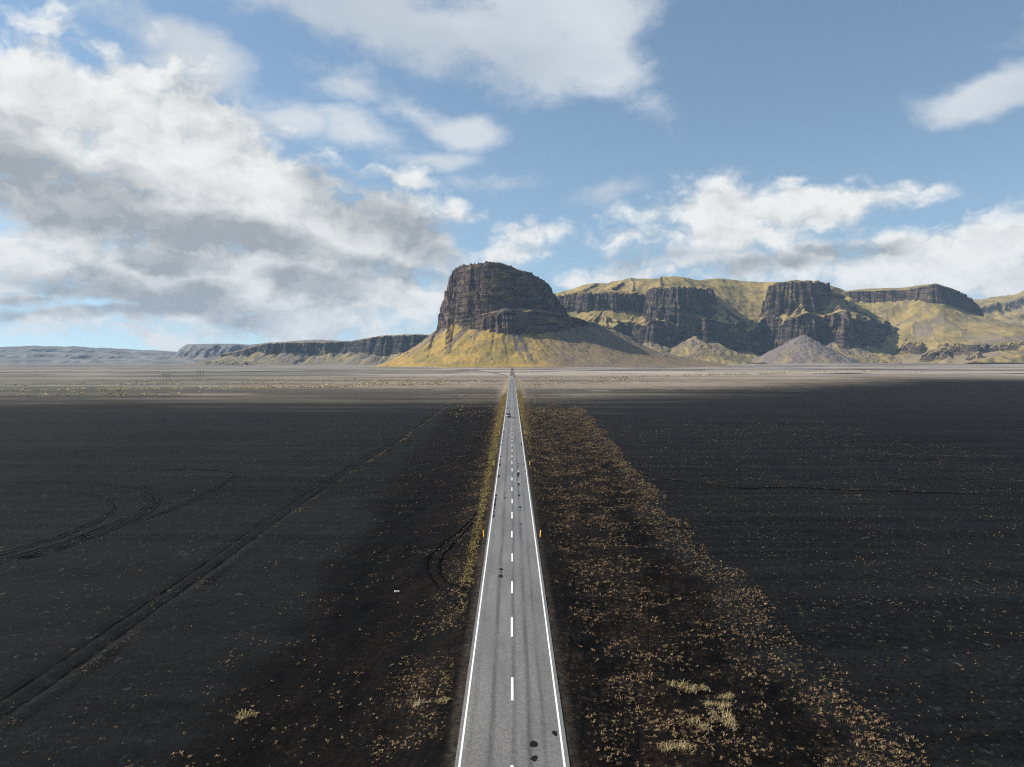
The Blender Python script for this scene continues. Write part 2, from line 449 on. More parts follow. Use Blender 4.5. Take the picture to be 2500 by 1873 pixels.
# disturbed dark soil on both verges
en = n.m('MULTIPLY', n.m('SUBTRACT', n.noise(P, 0.06, 4), 0.5), 14)
edge = n.m('ADD', n.m('ADD', 21.5, n.lin(py_, 60, 400, 0, 12)), en)
soilm = n.m('MULTIPLY', n.ss(n.m('SUBTRACT', edge, axx), -1.5, 3.0), n.ss(py_, 400, 470, 1, 0))
soil = n.mix(n.ss(grit, 0.35, 0.7), (0.0022, 0.0021, 0.0022), (0.0085, 0.0070, 0.0064))
brown = n.mix(n.ss(n.noise(P, 1.3, 6, 0.7), 0.42, 0.66), (0.006, 0.0045, 0.004), (0.040, 0.027, 0.0185))
bm_ = n.m('MULTIPLY', n.ss(n.noise(n.mapping(P, scale=(1, 0.4, 1)), 0.11, 4), 0.42, 0.62), n.m('MULTIPLY', n.lin(py_, 60, 330, 0.35, 1.0), n.ss(px_, -12, -5, 0.35, 1.0)))
soil = n.mix(bm_, soil, brown)
mat_ = n.m('MULTIPLY', n.ss(n.noise(P, 2.4, 6, 0.8), 0.52, 0.64), n.ss(n.noise(n.mapping(P, scale=(1, 0.6, 1)), 0.16, 4, 0.6), 0.38, 0.60))
mat_ = n.m('MULTIPLY', mat_, n.ss(px_, -12.0, 6.0, 0.25, 1.0))
blk = n.m('MULTIPLY', n.ss(n.m('ABSOLUTE', n.m('SUBTRACT', n.m('SUBTRACT', edge, axx), 5.5)), 5.0, 1.5), n.ss(py_, 190, 110))  # near-black soil band inside the bank edge, bank shade painted into its colour
blk = n.m('MULTIPLY', blk, n.ss(n.noise(n.mapping(P, scale=(1, 0.35, 1)), 0.12, 4), 0.36, 0.55))
soil = n.mix(n.m('MULTIPLY', blk, 0.8), soil, (0.0022, 0.0021, 0.0021))
mat_ = n.m('MULTIPLY', mat_, n.m('SUBTRACT', 1.0, n.m('MULTIPLY', blk, 0.8)))
soil = n.mix(n.m('MULTIPLY', mat_, 0.85), soil, n.mix(n.noise(P, 1.1, 4), (0.050, 0.030, 0.020), (0.120, 0.085, 0.050)))
scr_ = n.noise(n.mapping(n.mapping(P, rot=(0, 0, 0.16)), scale=(2.2, 0.10, 1)), 1.0, 4, 0.6)
soil = n.mix(n.ss(scr_, 0.50, 0.36, 0, 0.65), soil, (0.0015, 0.0015, 0.0015))
soil = n.mix(n.ss(spk, 0.57, 0.74, 0, 0.55), soil, (0.060, 0.046, 0.036))
c = n.mix(soilm, sand, soil)
# pale gravel plain beyond the black sand
bnd = n.m('ADD', 545.0, n.m('MULTIPLY', n.m('MINIMUM', n.m('MAXIMUM', n.m('SUBTRACT', px_, 50.0), 0.0), 480.0), 1.15))
bnd = n.m('ADD', bnd, n.m('MULTIPLY', n.m('SUBTRACT', n.noise(n.mapping(P, scale=(0.006, 0.03, 1)), 1.0, 5), 0.5), 330))
farm = n.ss(n.m('SUBTRACT', py_, bnd), -170, 190)
ban = n.noise(n.mapping(P, scale=(0.0011, 0.0085, 1)), 1.0, 5, 0.6)
ban2 = n.noise(n.mapping(P, scale=(0.0006, 0.0040, 1), loc=(4, 9, 0)), 1.0, 4, 0.55)
grav = n.mix(n.ss(ban, 0.36, 0.60), (0.092, 0.083, 0.070), (0.255, 0.212, 0.162))
grav = n.mix(n.ss(n.noise(P, 0.35, 6, 0.75), 0.45, 0.72, 0, 0.4), grav, (0.12, 0.10, 0.075))
dist2 = n.mix(n.ss(ban2, 0.40, 0.58), (0.078, 0.075, 0.070), (0.36, 0.31, 0.258))
grav = n.mix(n.ss(py_, 1050, 1700), grav, dist2)
teal = n.mix(n.ss(px_, -120, -420, 0, 0.5), grav, n.mix(n.ss(ban, 0.4, 0.6), (0.085, 0.092, 0.082), (0.17, 0.170, 0.142)))
c = n.mix(farm, c, teal)
# grass tint of the verges, stronger far down the road
gn = n.noise(n.mapping(P, scale=(1.0, 0.25, 1)), 0.35, 5, 0.65)
vw = n.lin(py_, 90, 800, 5.0, 13.0)
vm = n.m('MULTIPLY', n.ss(n.m('SUBTRACT', vw, axx), -2.5, 4.0), n.ss(n.m('ADD', gn, n.lin(py_, 60, 700, -0.12, 0.22)), 0.42, 0.70))
gold = n.mix(n.noise(P, 0.8, 5, 0.7), (0.06, 0.044, 0.022), (0.20, 0.150, 0.085))
gold = n.mix(n.ss(py_, 380, 620), gold, n.mix(n.noise(P, 0.4, 5, 0.7), (0.16, 0.125, 0.085), (0.34, 0.27, 0.19)))
c = n.mix(n.m('MULTIPLY', n.m('MULTIPLY', vm, 0.85), n.ss(py_, 1250, 950)), c, gold)
# gravel shoulder against the asphalt
shm = n.ss(n.m('ADD', axx, n.m('MULTIPLY', n.m('SUBTRACT', n.noise(P, 1.2, 5, 0.7), 0.5), 0.9)), 4.35, 3.6)
c = n.mix(n.m('MULTIPLY', shm, 0.62), c, n.mix(n.ss(spk, 0.38, 0.62), (0.008, 0.0072, 0.0068), (0.085, 0.070, 0.056)))
n.put(b.inputs['Base Color'], c)
hgt = n.m('ADD', n.m('MULTIPLY', grit, 0.5), n.m('MULTIPLY', fine, 0.2))
n.put(b.inputs['Normal'], n.bump(hgt, 0.7, 0.22))
b.inputs['Specular IOR Level'].default_value = 0.05
ground = tag(grid_mesh('ground', GX, GY, GZ, mg), 'black volcanic sand plain fading into pale gravel flats', kind='structure')

# ------------------------------------------------------------------ mountains
m_head = mountain_mat('headland_rock_and_grass', (0.37, 0.245, 0.068), (0.20, 0.155, 0.054), (0.019, 0.0155, 0.0165), (0.115, 0.080, 0.072), (0.120, 0.098, 0.088))
m_rng = mountain_mat('range_rock_and_grass', (0.33, 0.245, 0.088), (0.17, 0.138, 0.058), (0.016, 0.015, 0.017), (0.084, 0.064, 0.058), (0.150, 0.126, 0.116), 1.25)
m_far = mountain_mat('far_cliff_rock_and_grass', (0.26, 0.20, 0.09), (0.16, 0.14, 0.08), (0.016, 0.017, 0.02), (0.055, 0.05, 0.05), (0.16, 0.138, 0.125), 1.6)
m_blue = mountain_mat('distant_upland', (0.17, 0.16, 0.14), (0.13, 0.135, 0.13), (0.10, 0.11, 0.12), (0.14, 0.145, 0.15), (0.25, 0.24, 0.225), 3.0)  # cooler, paler base colours with distance haze painted in

U_LINE = chaikin([(-260, 5600), wp(1116, 4500), wp(1108, 4150), wp(1106, 3960), wp(1128, 3830), wp(1168, 3765), wp(1212, 3735), wp(1262, 3790),
                  wp(1306, 3900), wp(1338, 4080), wp(1356, 4350), (330, 4700), (420, 5600)], 2)
L_LINE = chaikin([(-440, 5600), (-415, 4350), (-385, 3960), (-325, 3790), (-205, 3690), (-75, 3640), (70, 3670), (230, 3760), (345, 3930),
                  (450, 4120), (560, 4350), (680, 4650), (840, 5100), (960, 5600)], 2)
BQ1, BF1 = bands(3, 8, 0.62, 0.13); BQ2, BF2 = bands(5, 4, 0.45, 0.1)

def h_head(X, Y):
    wx = X + 9 * fbm(X / 70, Y / 70, 3, 1); wy_ = Y + 9 * fbm(X / 70, Y / 70, 3, 5)
    sU, tU = sd(wx, wy_, U_LINE); sL, tL = sd(wx, wy_, L_LINE)
    T = np.interp(X, [-340, -250, -90, -30, 40, 100, 154, 192, 234, 270, 330, 420], [494, 501, 507, 496, 480, 466, 452, 430, 400, 368, 330, 300]) + 3 * fbm(X / 80, Y / 80, 2, 61)
    Lz = np.interp(X, [-400, -250, -140, -40, 120, 330, 600], [196, 206, 242, 276, 280, 256, 190]) + 7 * fbm(X / 60, Y / 60, 3, 63)
    n3 = fbm(X / 26, Y / 26, 4, 65)
    run = np.maximum((T - Lz) * 0.27, 20)
    z0 = T - (T - Lz) * np.clip(-sU / run, 0, 1)                     # first guess of the height, so that relief varies up the wall
    fl = 18 * pn(tU / 130, z0 / 300, 7) + 14 * fbm(tU / 95, z0 / 22, 4, 9) + 2.5 * ridged(tU / 52, z0 / 60, 3, 13) + 1.5 * n3
    d = -(sU + fl)
    qz = np.clip(d / run + 0.035 * n3 + 0.06 * fbm(tU / 130, tU * 0 + 2.2, 3, 67) * np.clip(d / run, 0, 1) * (1.3 - np.clip(d / run, 0, 1)), 0, 1)
    # one broad grassy ledge two thirds up on the sunny side
    zU = T - (T - Lz) * np.interp(qz, BQ1, BF1)
    zU = np.where(d > run, np.where(sL > 4, Lz - 0.62 * np.maximum(-sU - 6 - run, 0) + 1.5 * n3, -100), zU)
    zU = np.where(d < 0, T - 10 * np.exp(d / 22), zU)
    fl2 = 12 * pn(tL / 80, tL * 0, 17) + 6 * ridged(tL / 34, tL * 0, 2, 19) + 9 * fbm(X / 45, Y / 45, 3, 73) + 4 * n3
    dl = -(sL + fl2)
    Lt = Lz - 16
    Bz = np.interp(X, [-420, -300, -60, 150, 420, 700, 900], [178, 184, 186, 178, 205, 160, 110])
    runl = np.maximum((Lt - Bz + 45) * 0.36, 14)
    ql = np.clip(dl / runl + 0.04 * n3, 0, 1)
    zL = Lt - (Lt - Bz + 60) * np.interp(ql, BQ2, BF2)
    zL = np.where(dl >= runl, -60, zL)
    zL = np.where(dl < 0, Lt + 0.12 * np.minimum(-dl, 200), zL)
    Rt = np.interp(X, [-600, -250, 0, 250, 600, 1000], [315, 330, 330, 420, 600, 680])
    dt = np.maximum(-sL - 12, -40)
    cone = 22 * pn(tL / 130, tL * 0, 25) + 8 * pn(tL / 60, tL * 0, 27)
    k = np.clip(1 - dt / Rt, 0, 1.2)
    zT = (Bz + cone * k) * k ** 1.42
    gul = ridged(tL / 34, dt / 900, 2, 29)
    zT = zT - 2.6 * np.clip(gul, -0.5, 1.2) * sstep(0, 0.35, k) * (1.1 - 0.6 * k)
    zT = zT + 1.2 * fbm(X / 16, Y / 16, 4, 31) * sstep(0.02, 0.25, k)
    rib = sstep(0.45, 0.8, pn(tL / 55, dt / 160, 35)) * sstep(0.25, 0.45, k)      # rock ribs breaking the talus
    zT = zT + rib * 5 * ridged(X / 22, Y / 22, 3, 37)
    Z = np.maximum(np.maximum(zU, zL), zT)
    Z = np.where(k <= 0.001, -6, Z)
    st = pn(tL / 30 + 0.5 * pn(tL / 12, dt / 60, 2), dt / 500, 43) + 0.5 * pn(tL / 11, dt / 300, 45)
    scree = sstep(-0.1, 0.45, st + 0.9 * (k - 0.72)) * 0.9
    scree = np.maximum(scree, sstep(20, 260, X) * (0.68 + 0.25 * st) * (zT >= np.maximum(zU, zL)))  # brown scree thickened on the right flank, with its shade put into the colour
    scree = np.where(zU > np.maximum(zL, zT), np.where(d > run, 0.9, 0.0), scree)
    wgt = np.where((d < -25), 0.12, 1.0) * np.where(k <= 0.001, 0.15, 1.0)
    return Z, scree, wgt

headland = terrain('headland', np.arange(-820, 1240, 2.7), np.arange(3150, 4900, 2.0), h_head, 430, m_head, 0.8)
tag(headland, 'tall flat-topped headland with dark cliffs above golden scree slopes', kind='structure')

M_LINE = chaikin([wp(1270, 6100), wp(1380, 5560), wp(1430, 5400), wp(1490, 5330), wp(1540, 5440), wp(1575, 5290), wp(1635, 5240), wp(1690, 5300),
                  wp(1740, 5390), wp(1795, 5270), wp(1845, 5480), wp(1868, 5620), wp(1888, 5430), wp(1935, 5270), wp(1980, 5200), wp(2008, 5390), wp(2040, 5240),
                  wp(2075, 5250), wp(2092, 5420), wp(2112, 5330), wp(2140, 5480), wp(2175, 5720), wp(2215, 6000), wp(2300, 6500)], 2)
A_LINE = chaikin([wp(1586, 6200), wp(1590, 5620), wp(1600, 5440), wp(1640, 5370), wp(1684, 5375), wp(1714, 5480), wp(1730, 5700), wp(1738, 6200)], 2)
B_LINE = chaikin([wp(1884, 6200), wp(1888, 5640), wp(1902, 5490), wp(1950, 5420), wp(1986, 5430), wp(2003, 5560), wp(2012, 5800), wp(2030, 6200)], 2)
E_LINE = chaikin([wp(1300, 6240), wp(1380, 5780), wp(1430, 5640), wp(1500, 5610), wp(1560, 5680), wp(1600, 5760), wp(1680, 5940)], 2)
H_LINE = chaikin([wp(2010, 6150), wp(2070, 5960), wp(2140, 5880), wp(2210, 5800), wp(2265, 5680), wp(2312, 5690), wp(2340, 5850), wp(2352, 6150), wp(2365, 6600)], 2)
BQ3, BF3 = bands(11, 6, 0.5, 0.12); BQ4, BF4 = bands(13, 8, 0.5, 0.10); BQ5, BF5 = bands(15, 4, 0.45, 0.1)
SKY_PX = [1270, 1334, 1388, 1453, 1493, 1547, 1587, 1652, 1696, 1754, 1804, 1919, 1990, 2030, 2080, 2200, 2280, 2320, 2420, 2700]
SKY_PY = [694, 687, 681, 680, 681, 676, 680, 675, 678, 670, 675, 684, 690, 698, 701, 708, 702, 707, 740, 760]

def cliffband(s, top, bot, rn, q, f, tail=0.7, s0=None, lim=None):
    d = -s; run = np.maximum((top - bot) * rn, 8)
    z = top - (top - bot) * np.interp(np.clip(d / run, 0, 1), q, f)
    dt_ = d if s0 is None else -s0
    zt = bot - tail * np.maximum(dt_ - run, 0)
    if lim is not None: zt = np.where(lim > 0, zt, -100)
    z = np.where(d > run, zt, z)
    return np.where(d < 0, top - 6 * np.exp(d / 14) + 0.12 * np.minimum(-d, 400), z)

def h_range(X, Y):
    wx = X + 22 * fbm(X / 170, Y / 170, 3, 101); wy_ = Y + 26 * fbm(X / 170, Y / 170, 3, 105)
    n3 = fbm(X / 38, Y / 38, 4, 107); n4 = fbm(X / 90, Y / 90, 3, 109)
    px = CX + X / Y * F_PX
    # plateau and the grassy bowls under it
    Tp = CAM_H + (HY - np.interp(px, SKY_PX, SKY_PY)) * 6050 / F_PX
    sM, tM = sd(wx, wy_, M_LINE)
    fl = 40 * pn(tM / 190, tM * 0, 111) + 42 * ridged(tM / 120, tM * 0, 3, 113, 0.5) + 11 * n3 + 16 * n4
    s = sM + fl - 14
    topM = np.interp(px, [1300, 1450, 1560, 1640, 1750, 1860, 1960, 2060, 2140], [320, 275, 285, 296, 290, 235, 320, 345, 300]) + 42 * pn(tM / 120, tM * 0, 117) + 16 * pn(tM / 50, tM * 0, 119)
    base = np.interp(px, [1300, 1500, 1640, 1860, 2000, 2140, 2300], [190, 175, 165, 110, 165, 130, 90])
    zM = cliffband(s, topM, base - 70, 0.30, BQ4, BF4, 3.0)
    # slope rising behind the lower cliff, with gullies converging in bowls
    sS = sM + 40 * pn(tM / 190, tM * 0, 111) + 30 * ridged(tM / 120, tM * 0, 2, 113, 0.5) - 14
    up = np.clip(sS, 0, None)
    gul = ridged(tM / 85, up / 900, 2, 121)
    zS = topM + 0.52 * up - 26 * np.clip(gul, -0.4, 1.3) * sstep(0, 80, up) * (1 - sstep(420, 620, up)) + 1.5 * n3
    zS = np.where(s > 0, np.maximum(zS, topM - 6), -100)
    # buttresses
    zA = zB = zE = None
    for line, top, bot, sd_, key in ((A_LINE, 538, 270, 131, 'A'), (B_LINE, 580, 365, 141, 'B'), (E_LINE, 520, 400, 151, 'E')):
        sx, tx = sd(wx, wy_, line)
        sx0 = sx; sx = sx + 20 * pn(tx / 90, tx * 0, sd_) + 19 * ridged(tx / 60, tx * 0, 3, sd_ + 3) + 9 * n3 + 14 * n4
        z = cliffband(sx, top + 10 * n3, bot, 0.30, BQ3, BF3, 0.75, sx0, s)
        if key == 'A': zA = z
        elif key == 'B': zB = z
        else: zE = z
    Z = np.maximum.reduce([zM, np.maximum.reduce([zS, zA, zB, zE])])
    Z = np.minimum(Z, Tp + 1.6 * n3 + 4 * n4 - 0.04 * np.clip(6050 - Y, 0, 800))
    # the rounded grass hill on the right with a thin cliff band under its top
    sH, tH = sd(wx, wy_, H_LINE)
    sH2 = sH + 16 * pn(tH / 120, tH * 0, 161) + 12 * ridged(tH / 60, tH * 0, 3, 163) + 5 * n3
    tHz = np.interp(px, [2000, 2080, 2200, 2280, 2350], [545, 560, 560, 590, 540])
    bHz = np.interp(px, [2000, 2100, 2200, 2300, 2360], [470, 485, 480, 455, 400])
    zHc = cliffband(sH2, tHz, bHz, 0.45, BQ5, BF5, 5.0)
    dH = np.maximum(-sH - 25, -60)
    RH = np.interp(px, [2000, 2200, 2320, 2450, 2700], [900, 1000, 1250, 1700, 2000])
    k = np.clip(1 - dH / RH, 0, 1.06)
    gH = ridged(tH / 60, dH / 900, 2, 167)
    zHs = (bHz + 12) * k ** 1.5 - 13 * np.clip(gH, -0.3, 1.2) * sstep(0.1, 0.4, k) * (1.15 - k) + 1.2 * n3 * sstep(0, .2, k)
    knob = sstep(-0.15, 0.3, pn(X / 150, Y / 150, 173)) * sstep(0.05, 0.16, k) * (1 - sstep(0.34, 0.5, k)) * (px > 2180)
    zHs = zHs + knob * (30 + 18 * ridged(X / 60, Y / 60, 3, 175))
    zH = np.maximum(np.where(zHc > bHz - 60, zHc, -100), zHs)
    zH = np.where(k <= 0.002, -100, zH)
    # scree cones at the foot of the cliffs
    zC = np.full(X.shape, -100.0); scree_c = np.zeros(X.shape)
    for (cpx, D, apx, slope, sc_) in ((1520, 5250, 172, 0.62, 0.25), (1590, 5220, 178, 0.60, 0.35), (1690, 5230, 205, 0.60, 0.35), (1740, 5260, 170, 0.60, 0.3),
                                      (1808, 5310, 125, 0.55, 0.2), (1900, 5300, 120, 0.55, 0.3), (1957, 5130, 212, 0.66, 0.95), (2030, 5190, 165, 0.60, 0.5), (2070, 5200, 158, 0.6, 0.45),
                                      (2120, 5230, 140, 0.55, 0.25), (2180, 5420, 120, 0.5, 0.2), (1440, 5320, 170, 0.6, 0.2)):
        cx, cy = wp(cpx, D)
        qx, qy = X + 14 * n4 - cx, Y + 10 * n3 - cy
        r = np.sqrt(qx ** 2 + qy ** 2 + 18 ** 2); th = np.arctan2(qx, -qy)
        z = apx - slope * r * (1 - 0.00055 * np.minimum(r, 500)) + 2.6 * pn(th * 5 + 0.6 * pn(X / 50, Y / 50, 4), r / 160, int(cpx)) + 1.5 * n3
        m = z > zC
        zC = np.where(m, z, zC)
        scree_c = np.where(m, np.clip(sc_ + 0.55 * fbm(th * 3 + 0.5 * pn(X / 60, Y / 60, 4), r / 220, 3, int(cpx) + 3) + 0.45 * (z / apx - 0.5), 0, 1), scree_c)
    foot = 16 + 14 * (1 - sstep(0, 260, -sM)) + 4 * n3
    foot = np.where(-sM < 420, foot, -100)
    zC = np.maximum(zC, np.minimum(foot, 22))
    scree = np.where((zC > Z) & (zC > zH), scree_c, 0.0)
    stM = pn(tM / 40, up / 500, 181)
    scree = np.where((Z > zC) & (Z > zH), sstep(0.2, 0.7, stM) * 0.4, scree)
    scree = np.where((zH > zC) & (zH > Z), sstep(-0.1, 0.6, fbm(tH / 45, dH / 400, 3, 183)) * 0.65 + 0.08, scree)
    Z = np.maximum.reduce([Z, zC, zH])
    wgt = np.where((Z > Tp - 25) & (Y > 5750), 0.2, 1.0) * np.where(Z < 0, 0.1, 1.0)
    return np.maximum(Z, -8), scree, wgt

crange = terrain('cliff_range', np.arange(60, 4500, 4.2), np.arange(4500, 6500, 3.0), h_range, 420, m_rng, 0.8)
tag(crange, 'long grassy range with dark cliff buttresses and scree cones behind the headland', kind='structure')

# cliffs to the left of the headland, the mesa behind them, the pale upland at the horizon, the hill at the right edge
LC_LINE = chaikin([(-2900, 7600), wp(560, 6900), wp(600, 6700), wp(640, 6480), wp(690, 6420), wp(740, 6500), wp(790, 6420), wp(840, 6480),
                   wp(868, 6300), wp(900, 6130), wp(960, 6060), wp(1030, 6050), wp(1110, 6200), wp(1200, 6600)], 2)
def h_left(X, Y):
    wx = X + 25 * fbm(X / 140, Y / 140, 4, 201); wy_ = Y + 25 * fbm(X / 140, Y / 140, 4, 203)
    px = CX + X / Y * F_PX; n3 = fbm(X / 45, Y / 45, 4, 205)
    s, t = sd(wx, wy_, LC_LINE)
    s = s + 22 * pn(t / 130, t * 0, 207) + 26 * ridged(t / 80, t * 0, 3, 209)
    top = np.interp(px, [520, 570, 600, 640, 700, 860, 890, 940, 1010], [95, 105, 135, 172, 182, 190, 205, 226, 232]) + 6 * n3
    bot = np.interp(px, [520, 640, 860, 1000], [60, 92, 98, 104])
    zc = cliffband(s, top, bot - 10, 0.4, BQ3, BF3, 3.0)
    zc = np.minimum(zc, top + 0.03 * np.clip(s, 0, 800))
    R = np.interp(px, [540, 640, 860, 1000], [330, 300, 230, 240])
    k = np.clip(1 - np.maximum(-s - 20, -30) / R, 0, 1.1)
    zt = (bot + 26 * pn(t / 110, t * 0, 213)) * k ** 1.4 + 2 * n3 * sstep(0, .2, k)
    shelf = 30 * sstep(470, 500, px) * (1 - sstep(600, 660, px)) * sstep(5850, 5980, Y + 40 * n3) * (1 - sstep(6400, 6600, Y))
    zs = np.where(shelf > 0, shelf - 2, -8)
    Z = np.maximum.reduce([zc, zt, zs]); Z = np.where((k <= 0.002) & (zs < 0), -8, Z)
    scree = sstep(0, 0.6, pn(t / 50, k * 2, 217) + 0.3) * 0.8
    return Z, np.where(zt > zc, scree, 0.05), np.where(s > 120, 0.2, 1.0)
lc = terrain('cliff_terrace', np.arange(-2900, -250, 6.0), np.arange(5600, 7200, 4.0), h_left, 200, m_far, 0.8)
tag(lc, 'lower dark cliffs with a grassy top left of the headland', kind='structure')

def h_mesa(X, Y):
    px = CX + X / Y * F_PX; n3 = fbm(X / 120, Y / 120, 4, 231)
    top = np.interp(px, [300, 400, 425, 440, 457, 579, 610, 655, 768, 860, 1000], [8, 20, 100, 190, 236, 238, 228, 255, 290, 268, 250])
    front = 8700 + 160 * pn(X / 500, X * 0, 235) + 60 * n3
    k = np.clip((Y - front) / 560, 0, 1)
    Z = top * (0.55 * k ** 0.8 + 0.45 * sstep(0.35, 0.9, k)) + 4 * n3 * k
    return Z - 4, sstep(0.1, 0.6, pn(X / 160, Y / 120, 237)) * 0.6, np.ones_like(X)
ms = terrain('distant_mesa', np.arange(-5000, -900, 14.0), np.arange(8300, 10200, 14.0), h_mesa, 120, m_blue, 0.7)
tag(ms, 'blue hazy flat-topped mesa far left of the headland', kind='structure')

def h_upland(X, Y):
    px = CX + X / Y * F_PX; n3 = fbm(X / 300, Y / 300, 5, 251)
    prof = np.interp(px, [-200, 0, 60, 203, 307, 430, 520, 700], [225, 245, 272, 250, 220, 178, 160, 150])
    k = np.clip((Y - 7600) / 4300, 0, 1)
    ter = np.interp(k + 0.05 * n3, [0, 0.12, 0.16, 0.42, 0.47, 0.70, 0.78, 0.92, 1.0], [0, 0.06, 0.16, 0.26, 0.45, 0.58, 0.80, 0.9, 1.0])
    Z = prof * ter + 8 * n3 * sstep(0, 0.2, k)
    return Z - 4, sstep(0.0, 0.5, pn(X / 700, Y / 160, 255)) * 0.8, np.ones_like(X)
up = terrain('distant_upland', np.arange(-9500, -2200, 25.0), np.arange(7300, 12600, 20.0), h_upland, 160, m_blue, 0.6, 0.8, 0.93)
tag(up, 'pale blue stepped upland on the far left horizon', kind='structure')

def h_rhill(X, Y):
    px = CX + X / Y * F_PX; n3 = fbm(X / 130, Y / 130, 4, 271)
    sky_ = np.interp(px, [2200, 2353, 2410, 2469, 2500, 2700, 3000], [731, 736, 728, 721, 708, 690, 690])
    top = CAM_H + (HY - sky_) * 8700 / F_PX
    k = np.clip((Y - 6700) / 2000, 0, 1)
    prof = np.interp(k + 0.02 * n3, [0, 0.5, 0.66, 0.70, 0.78, 1.0], [0.0, 0.46, 0.72, 0.86, 0.90, 1.0])
    return top * prof + 6 * n3, sstep(0.0, 0.6, pn(X / 90, Y / 400, 273)) * 0.5, np.ones_like(X)
rh = terrain('distant_grass_hill', np.arange(3500, 7600, 14.0), np.arange(6600, 9200, 12.0), h_rhill, 140, m_rng, 0.7)
tag(rh, 'grassy hill with a dark rock band behind the range at the right edge', kind='structure')


# ------------------------------------------------------------------ road
def link(name, me, mat, parent=None):
    o = bpy.data.objects.new(name, me); COL.objects.link(o)
    if mat is not None and not me.materials: me.materials.append(mat)
    if parent is not None: o.parent = parent
    return o

def from_lists(name, verts, faces, mat=None, parent=None, smooth=False):
    me = bpy.data.meshes.new(name); me.from_pydata([tuple(v) for v in verts], [], faces); me.update()
    if smooth: me.polygons.foreach_set('use_smooth', [True] * len(me.polygons))
    return link(name, me, mat, parent)

ROAD = np.array([(0, -60), (0, 0), (0, 300), (0, 700), (0, 1000), (0, 1180), (-3, 1290), (-11, 1400), (-26, 1540), (-48, 1720), (-82, 1960), (-128, 2220),
                 (-180, 2480), (-228, 2660), (-276, 2770), (-345, 2835), (-420, 2865), (-560, 2890), (-900, 2920)], float)
def road_path():
    d = np.concatenate([[0], np.cumsum(np.hypot(*np.diff(ROAD, axis=0).T))])
    p = chaikin(ROAD[4:], 3); return np.concatenate([ROAD[:2], np.stack([np.zeros(60), np.linspace(10, 990, 60)], 1), p])
RP = road_path()
RT = np.gradient(RP, axis=0); RT /= np.linalg.norm(RT, axis=1)[:, None]; RN = np.stack([RT[:, 1], -RT[:, 0]], 1)
road_lift = lambda y: 0.0 + 2.2 * sstep(1200, 2300, y)       # embankment towards the bridge

def strip(name, x0, x1, z, mat, parent=None, cols=2, crown=0.0, wob=0.0):
    V = []; Fc = []
    for i in range(len(RP)):
        for c in range(cols):
            u = x0 + (x1 - x0) * c / (cols - 1)
            w = wob * float(pn(RP[i, 1] / 3.0, 0.0, 3)) if c in (0, cols - 1) else 0
            p = RP[i] + RN[i] * (u + w)
            V.append((p[0], p[1], z + float(road_lift(RP[i, 1])) + crown * (1 - (abs(u) / 3.5) ** 2)))
    for i in range(len(RP) - 1):
        for c in range(cols - 1):
            a = i * cols + c; Fc.append((a, a + 1, a + cols + 1, a + cols))
    return from_lists(name, V, Fc, mat, parent)

ma, n, b = material('worn_asphalt')
P = n.geo(); x_, y_, z_ = n.sep(P)
agg = n.noise(P, 16.0, 4, 0.8); blot = n.noise(n.mapping(P, scale=(1, 0.05, 1)), 1.6, 5, 0.6); blot2 = n.noise(n.mapping(P, scale=(0.9, 0.14, 1)), 0.35, 5, 0.6)
wav = n.m('MULTIPLY', n.m('SUBTRACT', n.noise(n.mapping(P, scale=(0, 0.02, 0)), 1.0, 4), 0.5), 0.7)
def wheel(c_, w_):
    return n.ss(n.m('ABSOLUTE', n.m('SUBTRACT', n.m('ADD', x_, wav), c_)), w_, 0.03)
trk = n.m('MAXIMUM', n.m('MAXIMUM', wheel(-1.32, 0.34), wheel(1.15, 0.34)), n.m('MAXIMUM', n.m('MULTIPLY', wheel(0.15, 0.30), 0.8), n.m('MULTIPLY', wheel(-2.6, 0.3), 0.35)))
trk = n.m('MAXIMUM', trk, n.m('MULTIPLY', wheel(2.05, 0.26), 0.6))
c = n.mix(n.ss(blot2, 0.3, 0.7), (0.122, 0.118, 0.115), (0.170, 0.165, 0.161))
c = n.mix(n.m('MULTIPLY', trk, n.ss(blot, 0.30, 0.62, 0.15, 0.80)), c, (0.055, 0.053, 0.052))
c = n.mix(1.0, c, n.mix(n.ss(agg, 0.28, 0.72), (0.62, 0.62, 0.62), (1.42, 1.41, 1.39)), 'MULTIPLY')
c = n.mix(1.0, c, n.mix(n.ss(n.noise(P, 5.0, 6, 0.85), 0.3, 0.7), (0.66, 0.66, 0.66), (1.36, 1.36, 1.35)), 'MULTIPLY')
c = n.mix(n.ss(y_, 1000, 1350, 0, 0.8), c, (0.26, 0.235, 0.205))      # far asphalt painted paler, standing in for its brightening at a glancing angle
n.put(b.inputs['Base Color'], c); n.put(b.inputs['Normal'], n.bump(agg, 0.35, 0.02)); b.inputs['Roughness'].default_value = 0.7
b.inputs['Specular IOR Level'].default_value = 0.32
road = tag(strip('road', -3.42, 3.42, 0.03, ma, cols=7, crown=0.05, wob=0.06), 'straight grey asphalt road running to the headland', kind='structure')

